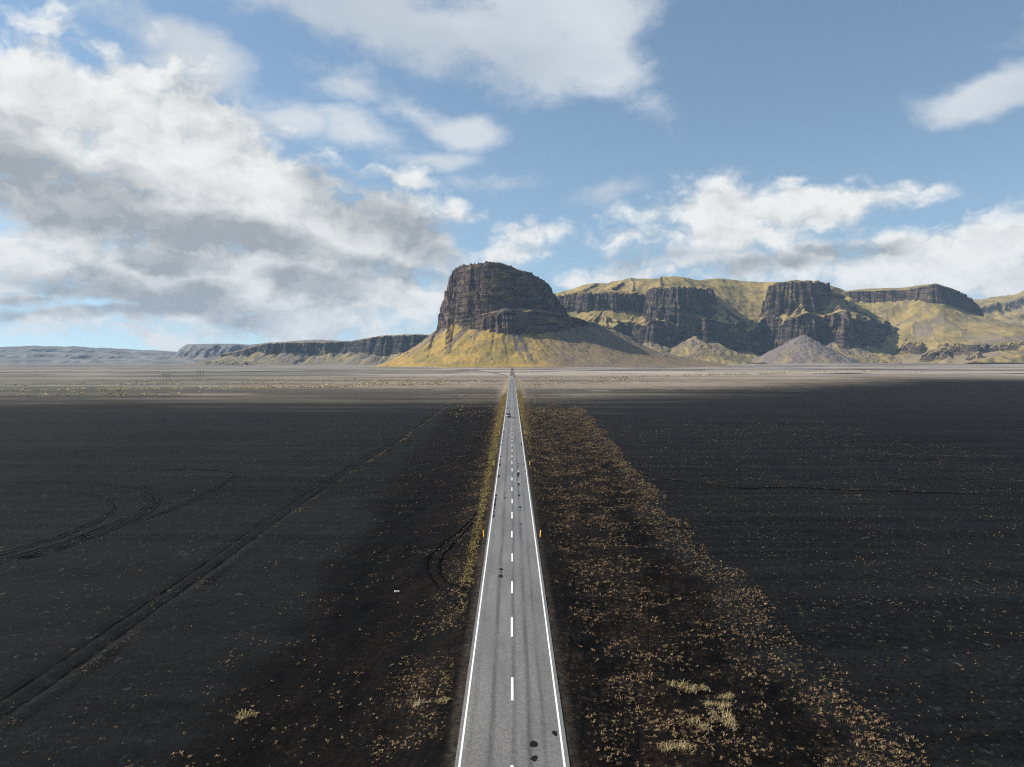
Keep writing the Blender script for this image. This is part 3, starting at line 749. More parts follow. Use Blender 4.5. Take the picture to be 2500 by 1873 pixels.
ml, n, b = material('worn_white_paint')
wear = n.noise(n.geo(), 4.0, 6, 0.7)
n.put(b.inputs['Base Color'], n.mix(n.ss(wear, 0.62, 0.74, 0, 0.75), (0.80, 0.80, 0.78), (0.25, 0.25, 0.245)))
for sgn in (-1, 1):
    strip('edge_line', sgn * 3.12 - 0.062, sgn * 3.12 + 0.062, 0.052, ml, road)
def quad_mesh(name, w, l):
    me = bpy.data.meshes.new(name); me.from_pydata([(-w, 0, 0), (w, 0, 0), (w, l, 0), (-w, l, 0)], [], [(0, 1, 2, 3)]); me.materials.append(ml); return me
dash_me = [quad_mesh('centre_dash', 0.085, l) for l in (3.9, 4.3, 5.2, 4.0)]
k = 0; y = 41.6
while y < 1160:
    o = link('centre_dash', dash_me[(k * 7) % 4], None, road); o.location = (0.02 * math.sin(k * 2.1), y, 0.086); k += 1; y += 12.75

mp, n, b = material('fresh_bitumen_patch')
n.put(b.inputs['Base Color'], n.mix(n.noise(n.geo(), 14, 4, 0.7), (0.004, 0.004, 0.004), (0.009, 0.009, 0.009))); b.inputs['Roughness'].default_value = 0.7
mps, n, b = material('pale_sealed_spot')
n.put(b.inputs['Base Color'], n.mix(n.noise(n.geo(), 14, 4, 0.7), (0.35, 0.35, 0.34), (0.55, 0.55, 0.53)))
R = random.Random(4)
def patch(px, py, rx, ry, mat=mp, name='patch', z=0.088):
    X0, Y0 = gp(px, py); D = Y0
    rx = rx * D / F_PX; ry = ry * D * D / (F_PX * CAM_H)
    N = 14; ph = R.random() * 6; V = [(0, 0, 0)]
    for i in range(N):
        t = 2 * math.pi * i / N
        r = 1 + 0.16 * math.sin(2 * t + ph) + 0.10 * math.sin(3 * t + 2 * ph) + R.uniform(-0.08, 0.08)
        V.append((rx * r * math.cos(t), ry * r * math.sin(t), 0))
    o = from_lists(name, V, [(0, i + 1, (i + 1) % N + 1) for i in range(N)], mat, road)
    o.location = (X0, Y0, z - 0.05 * (X0 / 3.42) ** 2); return o
for (px, py, rx, ry) in [(1303, 1832, 9, 10), (1304, 1868, 9, 7), (1355, 1804, 6, 7), (1222.5, 1395, 4.5, 3.2), (1221.5, 1412, 5.5, 4.5), (1223, 1402, 2, 2),
                         (1231, 1218, 3, 1.6), (1266.5, 1212, 2.7, 2.7), (1269, 1241, 2.4, 3.2), (1269, 1249, 1.6, 1.2), (1271, 1282.5, 2.8, 1.6),
                         (1264.5, 1160, 2.8, 7.0), (1265.5, 1184, 2.6, 3.6), (1264.5, 1141, 1.8, 1.2), (1265, 1133, 1.4, 1.0), (1216.5, 1164, 2.6, 4.5), (1210, 1211.5, 2.2, 3.2),
                         (1208.5, 1223, 2.6, 6), (1207, 1234, 3.0, 5), (1206, 1243, 2.4, 3), (1204.5, 1252, 2.2, 3), (1204, 1262, 3.0, 4.6), (1218, 1137, 2.6, 5), (1219.5, 1126, 2.0, 3),
                         (1221, 1115, 1.6, 2), (1224.5, 1087, 1.8, 2), (1225.5, 1077, 1.6, 1.6), (1227, 1066, 1.3, 3), (1229, 1055, 1.2, 4), (1278, 1135, 1.6, 1.6), (1281, 1153, 1.6, 1.4),
                         (1283, 1178, 1.6, 1.3), (1272, 1085, 1.6, 4), (1261, 983, 0.9, 1.2)]:
    patch(px, py, rx, ry)
for (px, py, r) in [(1264.4, 1153, 1.9), (1265.6, 1178.5, 1.6)]:
    patch(px, py, r, r, mps, 'pale_spot', 0.092)

# ------------------------------------------------------------------ river channels on the plain
mw, n, b = material('glacial_water')
n.put(b.inputs['Base Color'], (0.030, 0.042, 0.050)); b.inputs['Roughness'].default_value = 0.12; b.inputs['Specular IOR Level'].default_value = 0.4
n.put(b.inputs['Normal'], n.bump(n.noise(n.geo(), 0.6, 4, 0.6), 0.25, 0.3))
def channel(name, pts, w, label):
    p = chaikin(pts, 3); t = np.gradient(p, axis=0); t /= np.linalg.norm(t, axis=1)[:, None]; nn = np.stack([t[:, 1], -t[:, 0]], 1)
    V = []
    for i in range(len(p)):
        ww = w * (0.7 + 0.5 * float(pn(i * 0.3, 1.0, 5))) * min(1, 0.15 + 0.25 * min(i, len(p) - 1 - i))
        for sg in (-1, 1):
            q_ = p[i] + nn[i] * sg * ww
            V.append((q_[0], q_[1], float(ground_z(np.array(p[i, 0]), np.array(p[i, 1]))) + 0.9))
    return tag(from_lists(name, V, [(2 * i, 2 * i + 1, 2 * i + 3, 2 * i + 2) for i in range(len(p) - 1)], mw), label, kind='structure')
channel('river', [gp(-150, 910), gp(150, 908.5), gp(380, 907), gp(560, 905.5), gp(760, 904.5), gp(930, 904), gp(1040, 903.5), gp(1130, 903)], 22, 'dark braided river crossing the plain left of the road')
channel('river', [gp(1980, 913), gp(2120, 912.5), gp(2260, 912), gp(2420, 911.5), gp(2600, 911)], 14, 'thin dark river channel crossing the gravel flats at the right')

# ------------------------------------------------------------------ ruts and the ditch, as shallow ribbons of turned sand
mt, n, b = material('turned_dark_sand')
n.put(b.inputs['Base Color'], n.mix(n.noise(n.geo(), 1.5, 5, 0.7), (0.0016, 0.0016, 0.0018), (0.0045, 0.0045, 0.0047)))
b.inputs['Specular IOR Level'].default_value = 0.03
mf, n, b = material('faintly_turned_sand')
n.put(b.inputs['Base Color'], n.mix(n.ss(n.noise(n.geo(), 0.5, 5, 0.7), 0.4, 0.6), (0.0016, 0.0016, 0.0018), (0.0085, 0.0088, 0.0092)))
b.inputs['Specular IOR Level'].default_value = 0.03
def gz1(x, y): return float(ground_z(np.array([x], float), np.array([y], float))[0])
def resample(p, step):
    d = np.concatenate([[0], np.cumsum(np.hypot(*np.diff(p, axis=0).T))]); m = max(4, int(d[-1] / step))
    t = np.linspace(0, d[-1], m); return np.stack([np.interp(t, d, p[:, 0]), np.interp(t, d, p[:, 1])], 1)
def rut(name, pix, w, label, berm=0.05, lift=0.05, step=1.2, mat=None):
    p = resample(chaikin([gp(*q_) for q_ in pix], 3), step)
    t = np.gradient(p, axis=0); t /= np.linalg.norm(t, axis=1)[:, None] + 1e-9; nn = np.stack([t[:, 1], -t[:, 0]], 1)
    prof = [(-1.0, 0.0), (-0.72, berm), (-0.42, 0.0), (0.42, 0.0), (0.72, berm), (1.0, 0.0)]
    V = []
    for i in range(len(p)):
        ww = w * (0.85 + 0.3 * float(pn(i * 0.4, 2.0, 8)))
        for (u, h) in prof:
            q_ = p[i] + nn[i] * u * ww
            V.append((q_[0], q_[1], h + lift))
    V = np.array(V); V[:, 2] += ground_z(V[:, 0], V[:, 1]) - np.where(np.tile([1, 0, 0, 0, 0, 1], len(p)) == 1, lift + 0.06, 0)
    k = len(prof); Fc = [(i * k + c, i * k + c + 1, (i + 1) * k + c + 1, (i + 1) * k + c) for i in range(len(p) - 1) for c in range(k - 1)]
    return tag(from_lists(name, V, Fc, mat or mt, smooth=True), label, kind='structure')
q8 = lambda pts: [(x / 1.7696, 1000 + y / 1.7696) for x, y in pts]
rut('tyre_track', q8([(1985, 862), (1940, 800), (1890, 745), (1845, 690), (1832, 650), (1850, 610), (1900, 560), (1990, 500), (2060, 440)]), 0.24, 'outer curved tyre track beside the left verge')
rut('tyre_track', q8([(2005, 775), (1940, 740), (1900, 695), (1885, 655), (1905, 605), (1960, 555), (2040, 480)]), 0.22, 'inner curved tyre track beside the left verge')
for k, (pts, lab) in enumerate([
        ([(-40, 600), (200, 537), (380, 468), (470, 425), (490, 392), (440, 357), (300, 335), (120, 320), (-60, 312)], 'innermost looping tyre track on the left sand'),
        ([(-40, 625), (220, 565), (440, 482), (590, 418), (660, 375), (640, 340), (560, 315), (330, 300), (60, 300)], 'middle looping tyre track on the left sand'),
        ([(-40, 640), (260, 575), (470, 492), (620, 428), (690, 370), (665, 335), (600, 312)], 'outer looping tyre track on the left sand'),
        ([(560, 470), (700, 420), (830, 370), (930, 315), (990, 285), (1010, 265), (960, 247), (820, 240), (680, 242)], 'farthest looping tyre track on the left sand')]):
    rut('tyre_track', q8(pts), 0.12, lab, 0.012, 0.03, 2.5, mf)
    rut('tyre_track', q8([(x + 6 + 3 * k, y + 9 - 2 * k) for x, y in pts]), 0.11, lab.replace('looping tyre track', 'looping companion tyre track'), 0.012, 0.03, 2.5, mf)
def wpix(x, y): return (CX + x * F_PX / y, HY + F_PX * CAM_H / y)
trk_y = [50, 62, 76, 95, 120, 150, 190, 240, 300, 380]
def trk_x(y, off): return -37 - 1.2 * float(fbm(np.array([y / 60.0]), np.array([0.0]), 2, 27)[0]) + off
rut('tyre_track', [wpix(trk_x(v, 0.4), v) for v in trk_y], 0.26, 'right rut of the old straight track left of the road', 0.02, 0.03, 1.2, mf)
rut('tyre_track', [wpix(trk_x(v, -1.4), v) for v in trk_y[:-2]], 0.20, 'left rut of the old straight track left of the road', 0.02, 0.03, 1.2, mf)
q6 = lambda pts: [(1250 + x / 2.9493, 960 + y / 2.9493) for x, y in pts]
rut('ditch', q6([(900, 545), (1000, 580), (1150, 600), (1300, 612), (1450, 635), (1600, 655), (1720, 662), (1850, 655), (1990, 650), (2212, 662), (2600, 680), (3400, 700)]), 0.34, 'narrow meandering ditch across the right sand plain', 0.05, 0.05, 2.0)
rut('ditch', q6([(1120, 935), (1200, 940), (1300, 950)]), 0.3, 'short dark gully off the right bank', 0.1, 0.08, 1.0)

# ------------------------------------------------------------------ grass (stuff)
def grass_mat(name, cols):
    m, n, b = material(name)
    t = n.attr('tint')
    r = n.new('ShaderNodeValToRGB'); r.color_ramp.interpolation = 'LINEAR'
    el = r.color_ramp.elements
    el[0].position = 0; el[0].color = (*cols[0], 1); el[1].position = 1; el[1].color = (*cols[-1], 1)
    for i, cc in enumerate(cols[1:-1]):
        e = el.new((i + 1) / (len(cols) - 1)); e.color = (*cc, 1)
    n.put(r.inputs[0], t); n.put(b.inputs['Base Color'], r.outputs[0]); b.inputs['Specular IOR Level'].default_value = 0.1
    return m
m_tuft = grass_mat('brown_moss_tufts', [(0.045, 0.030, 0.021), (0.115, 0.074, 0.043), (0.20, 0.135, 0.072), (0.27, 0.172, 0.108), (0.165, 0.135, 0.055), (0.36, 0.265, 0.148)])
m_gold = grass_mat('golden_grass', [(0.09, 0.065, 0.03), (0.20, 0.145, 0.055), (0.30, 0.23, 0.10), (0.23, 0.20, 0.06)])
m_straw = grass_mat('bright_straw', [(0.28, 0.23, 0.13), (0.42, 0.355, 0.22), (0.56, 0.485, 0.33)])
m_pale = grass_mat('pale_lyme_grass', [(0.16, 0.12, 0.05), (0.36, 0.28, 0.14), (0.52, 0.43, 0.27)])

def tufts(name, x, y, size, mat, blades=6, hgt=0.7, lie=0.8, seed=1, tint=None, parent=None, z=None, thin=1.0):
    """many small clumps of bent blades in one mesh"""
    r = np.random.default_rng(seed); N = len(x); B = blades
    if z is None: z = ground_z(x, y)
    az = r.uniform(0, 2 * np.pi, (N, B)); ln = size[:, None] * r.uniform(0.5, 1.0, (N, B))
    h = ln * hgt * r.uniform(0.25, 1.0, (N, B)); o = ln * lie * r.uniform(0.4, 1.0, (N, B))
    bx = x[:, None] + 0.22 * size[:, None] * r.normal(0, 1, (N, B)); by = y[:, None] + 0.22 * size[:, None] * r.normal(0, 1, (N, B)); bz = np.repeat(z[:, None] - 0.01, B, 1)
    wd_ = size[:, None] * r.uniform(0.10, 0.22, (N, B)) * thin
    sx, sy = -np.sin(az) * wd_, np.cos(az) * wd_
    mx, my, mz = bx + np.cos(az) * o * 0.45, by + np.sin(az) * o * 0.45, bz + h
    tx, ty, tz = bx + np.cos(az) * o, by + np.sin(az) * o, bz + h * r.uniform(0.55, 1.0, (N, B))
    co = np.stack([np.stack([bx - sx, by - sy, bz], -1), np.stack([bx + sx, by + sy, bz], -1), np.stack([mx + sx * .8, my + sy * .8, mz], -1),
                   np.stack([mx - sx * .8, my - sy * .8, mz], -1), np.stack([tx, ty, tz], -1)], 2).reshape(-1, 3).astype(np.float32)
    a = np.arange(N * B) * 5
    quads = np.stack([a, a + 1, a + 2, a + 3], 1); tris = np.stack([a + 3, a + 2, a + 4], 1)
    loops = np.concatenate([quads, tris], 1).ravel().astype(np.int32)
    me = bpy.data.meshes.new(name)
    me.vertices.add(len(co)); me.vertices.foreach_set('co', co.ravel())
    me.loops.add(len(loops)); me.loops.foreach_set('vertex_index', loops)
    st = np.stack([np.arange(N * B) * 7, np.arange(N * B) * 7 + 4], 1).ravel().astype(np.int32)
    me.polygons.add(len(st)); me.polygons.foreach_set('loop_start', st)
    me.update(calc_edges=True)
    if tint is None: tint = r.beta(2, 2, N)
    tv = np.clip(np.repeat(tint, B * 5) + np.repeat(r.normal(0, 0.06, N * B), 5), 0, 1).astype(np.float32)
    at = me.attributes.new('tint', 'FLOAT', 'POINT'); at.data.foreach_set('value', tv)
    return link(name, me, mat, parent)

g = np.random.default_rng(12)
def scatter(N, x0, x1, y0, y1, dens, ypow=1.0):
    x = g.uniform(x0, x1, N); u = g.uniform(0, 1, N)
    y = y0 * (y1 / y0) ** u if ypow == 'log' else y0 + (y1 - y0) * u ** ypow
    keep = g.uniform(0, 1, N) < dens(x, y)
    return x[keep], y[keep]
# right verge, thick with tufts up to the broken bank
def d_right(x, y):
    e = x - (22.5 + 0.035 * np.clip(y - 60, 0, 340) + 2.2 * fbm(y / 22, x / 60, 3, 11))
    cl = 0.34 + 1.0 * fbm(x / 4.5, y / 6, 4, 301) + 0.75 * np.exp(-((e + 0.4) / 1.7) ** 2)
    return np.clip(cl, 0.08, 1) * sstep(4.0, 7.5, x) * (1 - 0.5 * np.exp(-((e + 5.5) / 2.6) ** 2) * (1 - sstep(110, 190, y))) * np.where(e < 2.5, 1.0, 0.0) * (0.55 + 0.45 * sstep(90, 160, y))
x, y = scatter(100000, 4, 38, 44, 420, d_right, 1.9)
tag(tufts('verge_tufts', x, y, g.uniform(0.05, 1.0, len(x)) ** 1.6 * 0.24 * (1 + y / 300) + 0.05, m_tuft, 7, 0.75, 0.85, 2, thin=0.75), 'brown moss and grass tufts covering the right verge', kind='stuff')
x, y = scatter(9000, 4.5, 36, 44, 400, d_right, 1.5)
tag(tufts('moss_mats', x, y, g.uniform(0.18, 0.45, len(x)), m_tuft, 14, 0.25, 1.0, 22, tint=g.uniform(0, 0.40, len(x)), thin=0.55), 'low brown moss mats among the right verge tufts', kind='stuff')
# left verge and the dark strip beside it
def d_left(x, y):
    return np.clip(0.30 + 0.8 * fbm(x / 5, y / 7, 3, 311), 0, 1) * (0.10 + 0.9 * np.exp(-((x + 6.5) / 2.6) ** 2) + 0.25 * sstep(-18, -8, x) * np.clip(fbm(x / 7, y / 9, 2, 317), 0, 1))
x, y = scatter(60000, -24, -4.4, 44, 420, d_left, 1.9)
tag(tufts('verge_tufts', x, y, g.uniform(0.05, 1.0, len(x)) ** 1.6 * 0.20 * (1 + y / 300) + 0.04, m_tuft, 6, 0.7, 0.9, 3), 'scattered brown tufts along the left verge', kind='stuff')
# yellow line of grass along the left shoulder
def d_gold(x, y):
    c0 = -5.0 - 0.25 * fbm(y / 9, y * 0, 2, 321)
    return np.exp(-((x - c0) / (0.22 + 0.003 * y)) ** 2) * (1 - sstep(380, 620, y)) * np.clip(0.75 * sstep(62, 100, y) + 0.5 * fbm(y / 5, x * 0, 2, 323), 0, 1)
x, y = scatter(60000, -9.5, -3.9, 46, 620, d_gold, 1.3)
tag(tufts('golden_grass', x, y, g.uniform(0.10, 0.24, len(x)) * (1 + y / 320), m_gold, 5, 0.8, 0.8, 4), 'yellow grass strip along the left road shoulder', kind='stuff')
def d_gold2(x, y): return np.exp(-((x - 4.6) / (0.3 + 0.004 * y)) ** 2) * 0.6 * sstep(120, 300, y) * (1 - sstep(420, 690, y))
x, y = scatter(24000, 3.9, 12, 60, 700, d_gold2, 0.9)
tag(tufts('golden_grass', x, y, g.uniform(0.12, 0.26, len(x)) * (1 + y / 320), m_gold, 5, 0.8, 0.8, 5), 'thin golden grass along the right road shoulder', kind='stuff')
# sparse tufts on the open sand
def d_open(x, y): return np.clip(0.30 + 0.9 * fbm(x / 9, y / 5, 3, 331), 0.02, 1) * (np.abs(x) > 22) * np.where(x > 0, 1.0, 0.6)
x, y = scatter(60000, -95, 130, 44, 330, d_open, 1.6)
yb = g.uniform(46, 420, 2600); yb = yb[fbm(yb / 13, yb * 0, 3, 333) > 0.12]; xb = -35.1 - 1.2 * fbm(yb / 60, yb * 0, 2, 27) + g.normal(0, 0.35, len(yb))
dp = resample(chaikin([gp(*v) for v in [(1250 + a / 2.9493, 960 + b_ / 2.9493) for a, b_ in [(900, 545), (1000, 580), (1150, 600), (1300, 612), (1450, 635), (1600, 655), (1720, 662), (1850, 655), (1990, 650), (2212, 662), (2600, 680), (3400, 700)]]], 3), 0.22)
dp = dp[fbm(dp[:, 0] / 9, dp[:, 1] * 0, 3, 335) > -0.1] + g.normal(0, 0.5, (1, 2)); dp = dp + g.normal(0, 0.45, dp.shape)
x, y = np.concatenate([x, xb, dp[:, 0]]), np.concatenate([y, yb, dp[:, 1]])
tag(tufts('sand_tufts', x, y, g.uniform(0.06, 0.17, len(x)) * (1 + y / 230), m_tuft, 5, 0.6, 0.9, 6), 'tiny sparse tufts dotting the open black sand', kind='stuff')
# golden brush further down both sides of the road
def d_brush(x, y): return np.clip(0.15 + 1.0 * fbm(x / 9, y / 22, 3, 341), 0, 1) * sstep(4.5, 9, np.abs(x)) * (1 - sstep(26, 42, np.abs(x)))
x, y = scatter(9000, -44, 46, 340, 980, d_brush)
tag(tufts('roadside_brush', x, y, g.uniform(0.5, 1.1, len(x)), m_gold, 6, 0.45, 0.9, 7), 'golden brush patches flanking the distant road', kind='stuff')
# pale hummock rows out on the flats
HX, HYY = [], []
def row(px0, px1, py0, py1, cnt, spread):
    u = g.uniform(0, 1, cnt); px = px0 + (px1 - px0) * u; py = py0 + (py1 - py0) * u + g.normal(0, spread, cnt)
    keep = (fbm(px / 28, py * 0, 3, 351) > -0.25)
    D = F_PX * CAM_H / (py[keep] - HY); HX.append((px[keep] - CX) * D / F_PX); HYY.append(D)
row(-60, 900, 952, 942, 1500, 0.8); row(200, 1130, 950, 936, 1000, 1.6); row(880, 1210, 935, 931, 500, 1.6); row(-60, 700, 940, 934, 500, 0.8); row(300, 1000, 930, 926, 350, 2.0)
row(1300, 1900, 924, 912, 800, 0.9); row(1800, 2120, 914.5, 905, 700, 0.5); row(2090, 2260, 905, 908, 300, 0.5); row(1290, 1560, 938, 925, 350, 2.0); row(-60, 500, 962, 958, 220, 2.5)
x, y = np.concatenate(HX), np.concatenate(HYY)
tag(tufts('pale_hummocks', x, y, g.uniform(0.9, 2.6, len(x)) * (0.7 + y / 1400), m_straw, 8, 0.42, 0.9, 8), 'pale lyme grass hummocks in rows across the far flats', kind='stuff')
# the pale dry clumps near the camera stand out one by one
CL = [(1662, 1652, 0.85, 'tall pale dry grass clump, farthest of the cluster on the right verge'), (1688, 1660, 0.7, 'ragged dry grass clump right beside the tall pale one'),
      (1722, 1657, 0.5, 'small dry clump at the right end of the upper pale row'), (1776, 1678, 0.6, 'thin spiky dry clump above the broad pale cluster'),
      (1768, 1703, 0.7, 'curved pale clump with one upright stalk on the right verge'), (1740, 1700, 0.4, 'sparse dry sprig left of the clump with the stalk'),
      (1758, 1728, 0.95, 'broad bushy pale clump, largest of the right verge cluster'), (1780, 1740, 0.8, 'dense tawny clump at the right of the broad one'),
      (1698, 1742, 0.6, 'low pale clump left of the broad bushy one'), (1728, 1752, 0.45, 'small greenish dry clump under the broad bushy one'),
      (1630, 1802, 0.55, 'dry clump with a stalk near the bottom, nearest the road'), (1668, 1806, 0.75, 'bottom dry clump with upright stalk on the right verge'),
      (1017, 1712, 0.6, 'bright tan grass clump left of the road near the bottom'), (1079, 1718, 0.4, 'small tan clump between the bright clump and the road'),
      (588, 1730, 0.75, 'lone wispy grass clump on the black left verge')]
for i, (px, py, sz, lab) in enumerate(CL):
    X0, Y0 = gp(px, py); r = np.random.default_rng(400 + i); N = int(16 * sz + 6)
    x = X0 + r.normal(0, 0.46 * sz, N); y = Y0 + r.normal(0, 0.40 * sz, N)
    o = tag(tufts('dry_grass_clump', x - X0, y - Y0, r.uniform(0.15, 0.80, N) * (0.6 + 0.5 * sz), m_pale, 12, 0.75, 1.0, 500 + i, z=ground_z(x, y) - gz1(X0, Y0), thin=0.17), lab, 'grass clump', 'dry grass clumps on the verges')
    o.location = (X0, Y0, gz1(X0, Y0))

# ------------------------------------------------------------------ marker posts
m_yel = plain('yellow_plastic', (0.86, 0.46, 0.03), 0.45, 0.4, var=0.06)
m_wht = plain('white_reflector', (0.85, 0.85, 0.82), 0.3, 0.5, var=0.03)
m_blk = plain('black_rubber', (0.012, 0.012, 0.012), 0.7, 0.2)
def bm_obj(name, bm, mat, parent=None, smooth=False):
    me = bpy.data.meshes.new(name); bm.to_mesh(me); bm.free()
    if smooth: me.polygons.foreach_set('use_smooth', [True] * len(me.polygons))
    return link(name, me, mat, parent)
def box(bm, x0, x1, y0, y1, z0, z1, taper=1.0):
    cx, cy = (x0 + x1) / 2, (y0 + y1) / 2
    v = [bm.verts.new(p) for p in [(x0, y0, z0), (x1, y0, z0), (x1, y1, z0), (x0, y1, z0)]] + \
        [bm.verts.new((cx + (p[0] - cx) * taper, cy + (p[1] - cy) * taper, z1)) for p in [(x0, y0), (x1, y0), (x1, y1), (x0, y1)]]
    for f in [(3, 2, 1, 0), (4, 5, 6, 7), (0, 1, 5, 4), (1, 2, 6, 5), (2, 3, 7, 6), (3, 0, 4, 7)]: bm.faces.new([v[i] for i in f])
def tube(bm, p0, p1, r0, r1, seg=10, cap=True):
    p0, p1 = Vector(p0), Vector(p1); d = (p1 - p0).normalized(); a = d.orthogonal().normalized(); c = d.cross(a)
    ring = []
    for p, r in ((p0, r0), (p1, r1)):
        ring.append([bm.verts.new(p + (a * math.cos(2 * math.pi * i / seg) + c * math.sin(2 * math.pi * i / seg)) * r) for i in range(seg)])
    for i in range(seg): bm.faces.new([ring[0][i], ring[0][(i + 1) % seg], ring[1][(i + 1) % seg], ring[1][i]])
    if cap: bm.faces.new(ring[0][::-1]); bm.faces.new(ring[1])
def tree_copy(o, parent=None):
    c = o.copy(); COL.objects.link(c); c.parent = parent
    for ch in o.children: tree_copy(ch, c)
    return c
post = bpy.data.objects.new('marker_post', None); COL.objects.link(post)
bm = bmesh.new(); box(bm, -0.085, 0.085, -0.05, 0.05, -0.15, 0.82, 0.92); bmesh.ops.bevel(bm, geom=bm.edges[:], offset=0.012, segments=1, affect='EDGES'); bm_obj('shaft', bm, m_yel, post)
bm = bmesh.new(); box(bm, -0.078, 0.078, -0.046, 0.046, 0.82, 0.95, 0.7); bm_obj('cap', bm, m_yel, post)
bm = bmesh.new(); box(bm, -0.045, 0.045, -0.060, -0.050, 0.66, 0.80); bm_obj('reflector', bm, m_wht, post)
ords = ['nearest', 'second', 'third', 'fourth', 'fifth', 'sixth', 'seventh']
first = True
for i, D in enumerate([106.5, 181, 260, 341, 412, 490, 568]):
    for sg, side in ((-1, 'left'), (1, 'right')):
        o = post if first else tree_copy(post); first = False
        X0 = sg * (3.88 + (0.25 if i else 0))
        o.location = (X0, D, gz1(X0, D)); o.rotation_euler = (0, 0.10 * sg * (1 if i < 2 else 0.3), math.radians(-42))
        tag(o, '%s yellow marker post on the %s side of the road' % (ords[i], side), 'marker post', 'yellow marker posts along the road')

# ------------------------------------------------------------------ cars
m_glass = plain('dark_car_glass', (0.010, 0.012, 0.014), 0.08, 0.5)
m_tail = plain('red_tail_lamp', (0.35, 0.015, 0.012), 0.25, 0.5)
m_head = plain('clear_head_lamp', (0.7, 0.7, 0.7), 0.15, 0.6)
m_rim = plain('alloy_rim', (0.5, 0.5, 0.5), 0.35, 0.5, 0.8)
m_trim = plain('black_trim', (0.015, 0.015, 0.016), 0.6, 0.3)
def car(name, paint, rough, metal, dark_top=False):
    """a compact estate car, front towards +Y, origin on the road below its middle"""
    root = bpy.data.objects.new(name, None); COL.objects.link(root)
    mpnt = plain(name + '_paint', paint, rough, 0.5, metal, 0.03)
    m_cab = m_trim if dark_top else mpnt
    # lower body: cross sections along the length (y, half width, sill height, shoulder height)
    st = [(-2.15, .74, .42, .86), (-2.08, .84, .30, .95), (-1.6, .89, .24, .97), (-0.6, .90, .22, .96), (0.6, .90, .22, .94), (1.05, .89, .24, .91), (1.75, .86, .27, .80), (2.08, .76, .32, .68), (2.16, .62, .40, .60)]
    V = []; Fc = []; K = 8
    for (yy, hw, z0, z1) in st:
        for (u, v) in [(-.82, 0), (-1, .18), (-1, .62), (-.93, 1), (.93, 1), (1, .62), (1, .18), (.82, 0)]:
            V.append((u * hw, yy, z0 + (z1 - z0) * v))
    for i in range(len(st) - 1):
        for j in range(K): Fc.append((i * K + j, (i + 1) * K + j, (i + 1) * K + (j + 1) % K, i * K + (j + 1) % K))
    Fc += [tuple(range(K)), tuple(range((len(st) - 1) * K, len(st) * K))[::-1]]
    body = from_lists('body', V, Fc, mpnt, root, True)
    sec = [(-1.98, .80, .93, .96), (-1.62, .72, .93, 1.46), (-0.3, .72, .93, 1.52), (0.55, .69, .93, 1.46), (1.25, .78, .90, .93)]
    def cab(k0, k1, grow, zlo, zhi):
        pass
    V = []; Fc = []
    for (yy, hw, z0, z1) in sec: V += [(-.86, yy, z0), (-hw, yy, z1), (hw, yy, z1), (.86, yy, z0)]
    for i in range(len(sec) - 1):
        for j in range(3): Fc.append((i * 4 + j, (i + 1) * 4 + j, (i + 1) * 4 + j + 1, i * 4 + j + 1))
    Fc += [(0, 1, 2, 3), (16, 19, 18, 17)]
    from_lists('cabin', V, Fc, m_cab, root)
    def pane(nm, pts): return from_lists(nm, pts, [tuple(range(len(pts)))], m_glass, root)
    pane('rear_window', [(-.72, -1.995, 1.00), (.72, -1.995, 1.00), (.64, -1.665, 1.43), (-.64, -1.665, 1.43)])
    pane('windscreen', [(.68, 1.19, .975), (-.68, 1.19, .975), (-.62, .60, 1.45), (.62, .60, 1.45)])
    for sg in (-1, 1):
        e = 0.012
        pane('side_window', [(sg * (.858 + e), -1.45, .98), (sg * (.858 + e), -0.2, .98), (sg * (.73 + e), -0.2, 1.45), (sg * (.738 + e), -1.4, 1.41)])
        pane('side_window', [(sg * (.858 + e), -0.1, .98), (sg * (.855 + e), 1.0, .97), (sg * (.715 + e), 0.50, 1.42), (sg * (.73 + e), -0.1, 1.45)])
        bm = bmesh.new(); box(bm, sg * .62 - .12, sg * .62 + .12, -2.17, -2.08, .66, .88); bm_obj('tail_lamp', bm, m_tail, root)
        bm = bmesh.new(); box(bm, sg * .58 - .13, sg * .58 + .13, 2.04, 2.165, .50, .62); bm_obj('head_lamp', bm, m_head, root)
        bm = bmesh.new(); box(bm, sg * .99 - .09, sg * .99 + .09, .78, .90, .94, 1.08); bm_obj('mirror', bm, m_trim, root)
        for yy in (-1.35, 1.35):
            bm = bmesh.new(); tube(bm, (sg * .70, yy, .32), (sg * .915, yy, .32), .32, .32, 20); w_ = bm_obj('wheel', bm, m_blk, root)
            bm = bmesh.new(); tube(bm, (sg * .90, yy, .32), (sg * .925, yy, .32), .20, .18, 14); bm_obj('rim', bm, m_rim, w_)
    bm = bmesh.new(); box(bm, -.80, .80, -2.20, -2.06, .36, .56); bm_obj('bumper', bm, m_trim, root)
    bm = bmesh.new(); box(bm, -.26, .26, -2.185, -2.165, .70, .81); bm_obj('number_plate', bm, m_wht, root)
    bm = bmesh.new(); box(bm, -.55, .55, 2.10, 2.18, .40, .50); bm_obj('grille', bm, m_trim, root)
    return root
c1 = car('silver_car', (0.72, 0.73, 0.74), 0.3, 0.1, True); c1.scale = (1.06, 1.06, 1.1); c1.location = (-1.50, 335, 0.085)
tag(c1, 'silver car with black roof and rear window in the left lane, nearest car', 'car', 'cars on the road')
c2 = car('white_car', (0.80, 0.80, 0.79), 0.3, 0.0); c2.location = (-1.45, 950, 0.085)
tag(c2, 'white car far down the left lane', 'car', 'cars on the road')
c3 = car('oncoming_car', (0.78, 0.78, 0.78), 0.3, 0.0); c3.location = (1.5, 1265, 0.15); c3.rotation_euler = (0, 0, math.pi)
tag(c3, 'tiny pale oncoming car where the road starts to bend', 'car', 'cars on the road')

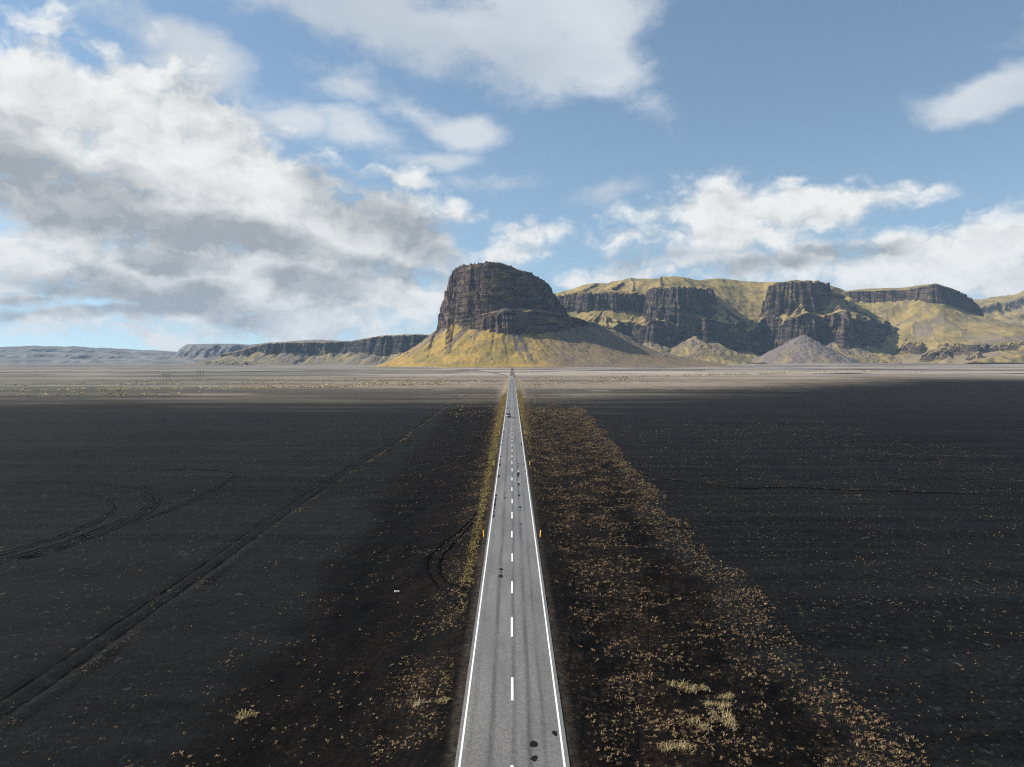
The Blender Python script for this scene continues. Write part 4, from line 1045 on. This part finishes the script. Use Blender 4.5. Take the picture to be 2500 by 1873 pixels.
# ------------------------------------------------------------------ bridge, pylons, slab, waterfall
m_conc = plain('pale_concrete', (0.55, 0.53, 0.50), 0.85, 0.15, var=0.15, vscale=0.3)
m_wood = plain('weathered_timber', (0.06, 0.05, 0.045), 0.9, 0.1)
br = bpy.data.objects.new('bridge', None); COL.objects.link(br); br.location = (-340, 2834, 0); br.rotation_euler = (0, 0, math.radians(-17))
bm = bmesh.new(); box(bm, -64, 64, -3.2, 3.2, 3.0, 4.1); bm_obj('deck', bm, m_conc, br)
for sg in (-1, 1):
    bm = bmesh.new(); box(bm, -64, 64, sg * 3.0 - .12, sg * 3.0 + .12, 4.1, 5.1); bm_obj('parapet', bm, m_conc, br)
bm = bmesh.new(); box(bm, -0.8, 0.8, -2.6, 2.6, -2.0, 3.0, 0.9); pm = bm_obj('pier', bm, m_conc, br); pm.location = (-54, 0, 0)
for i in range(1, 10):
    o = pm.copy(); COL.objects.link(o); o.parent = br; o.location = (-54 + 12 * i, 0, 0)
tag(br, 'low pale concrete bridge on piers at the left foot of the headland', 'bridge')

def pylon(px, py, lab):
    X0, Y0 = gp(px, py); z0 = gz1(X0, Y0)
    root = bpy.data.objects.new('power_pylon', None); COL.objects.link(root); root.location = (X0, Y0, z0)
    for u in (-4.4, 0, 4.4):
        bm = bmesh.new(); tube(bm, (u, 0, -0.5), (u, 0, 9.2 if u else 9.9), 0.26, 0.18, 8); bm_obj('pole', bm, m_wood, root)
    bm = bmesh.new(); box(bm, -6.0, 6.0, -0.14, 0.14, 7.4, 7.7); bm_obj('crossarm', bm, m_wood, root)
    for u in (-5.6, 0.5, 5.6):
        bm = bmesh.new(); tube(bm, (u, 0, 6.6), (u, 0, 7.4), 0.12, 0.12, 8); bm_obj('insulator', bm, m_trim, root)
    return tag(root, lab, 'pylon', 'timber power pylons on the left flats')
pylon(405, 926.5, 'nearer three-legged timber pylon on the left flats')
pylon(489, 919, 'farther and smaller timber pylon on the left flats')

X0, Y0 = gp(966, 1428)
bm = bmesh.new(); box(bm, -0.30, 0.30, -0.14, 0.14, -0.02, 0.10, 0.85); bmesh.ops.bevel(bm, geom=bm.edges[:], offset=0.02, segments=1, affect='EDGES')
sl = bm_obj('concrete_slab', bm, m_conc); sl.location = (X0, Y0, gz1(X0, Y0) + 0.03); sl.rotation_euler = (0.05, 0.08, 0.2)
tag(sl, 'small pale slab lying on the left verge', 'slab')

# ------------------------------------------------------------------ air
mh = bpy.data.materials.new('thin_blue_haze'); mh.use_nodes = True; mh.node_tree.nodes.clear(); n = NT(mh.node_tree)
pv = n.new('ShaderNodeVolumePrincipled'); pv.inputs['Color'].default_value = (0.48, 0.67, 0.93, 1); pv.inputs['Density'].default_value = 2.5e-5
n.t.links.new(pv.outputs[0], n.new('ShaderNodeOutputMaterial').inputs['Volume'])
bm = bmesh.new(); box(bm, -17000, 17000, -1500, 17500, -14, 860)
hz = tag(bm_obj('haze', bm, mh), 'thin blue haze over the whole plain', kind='stuff')
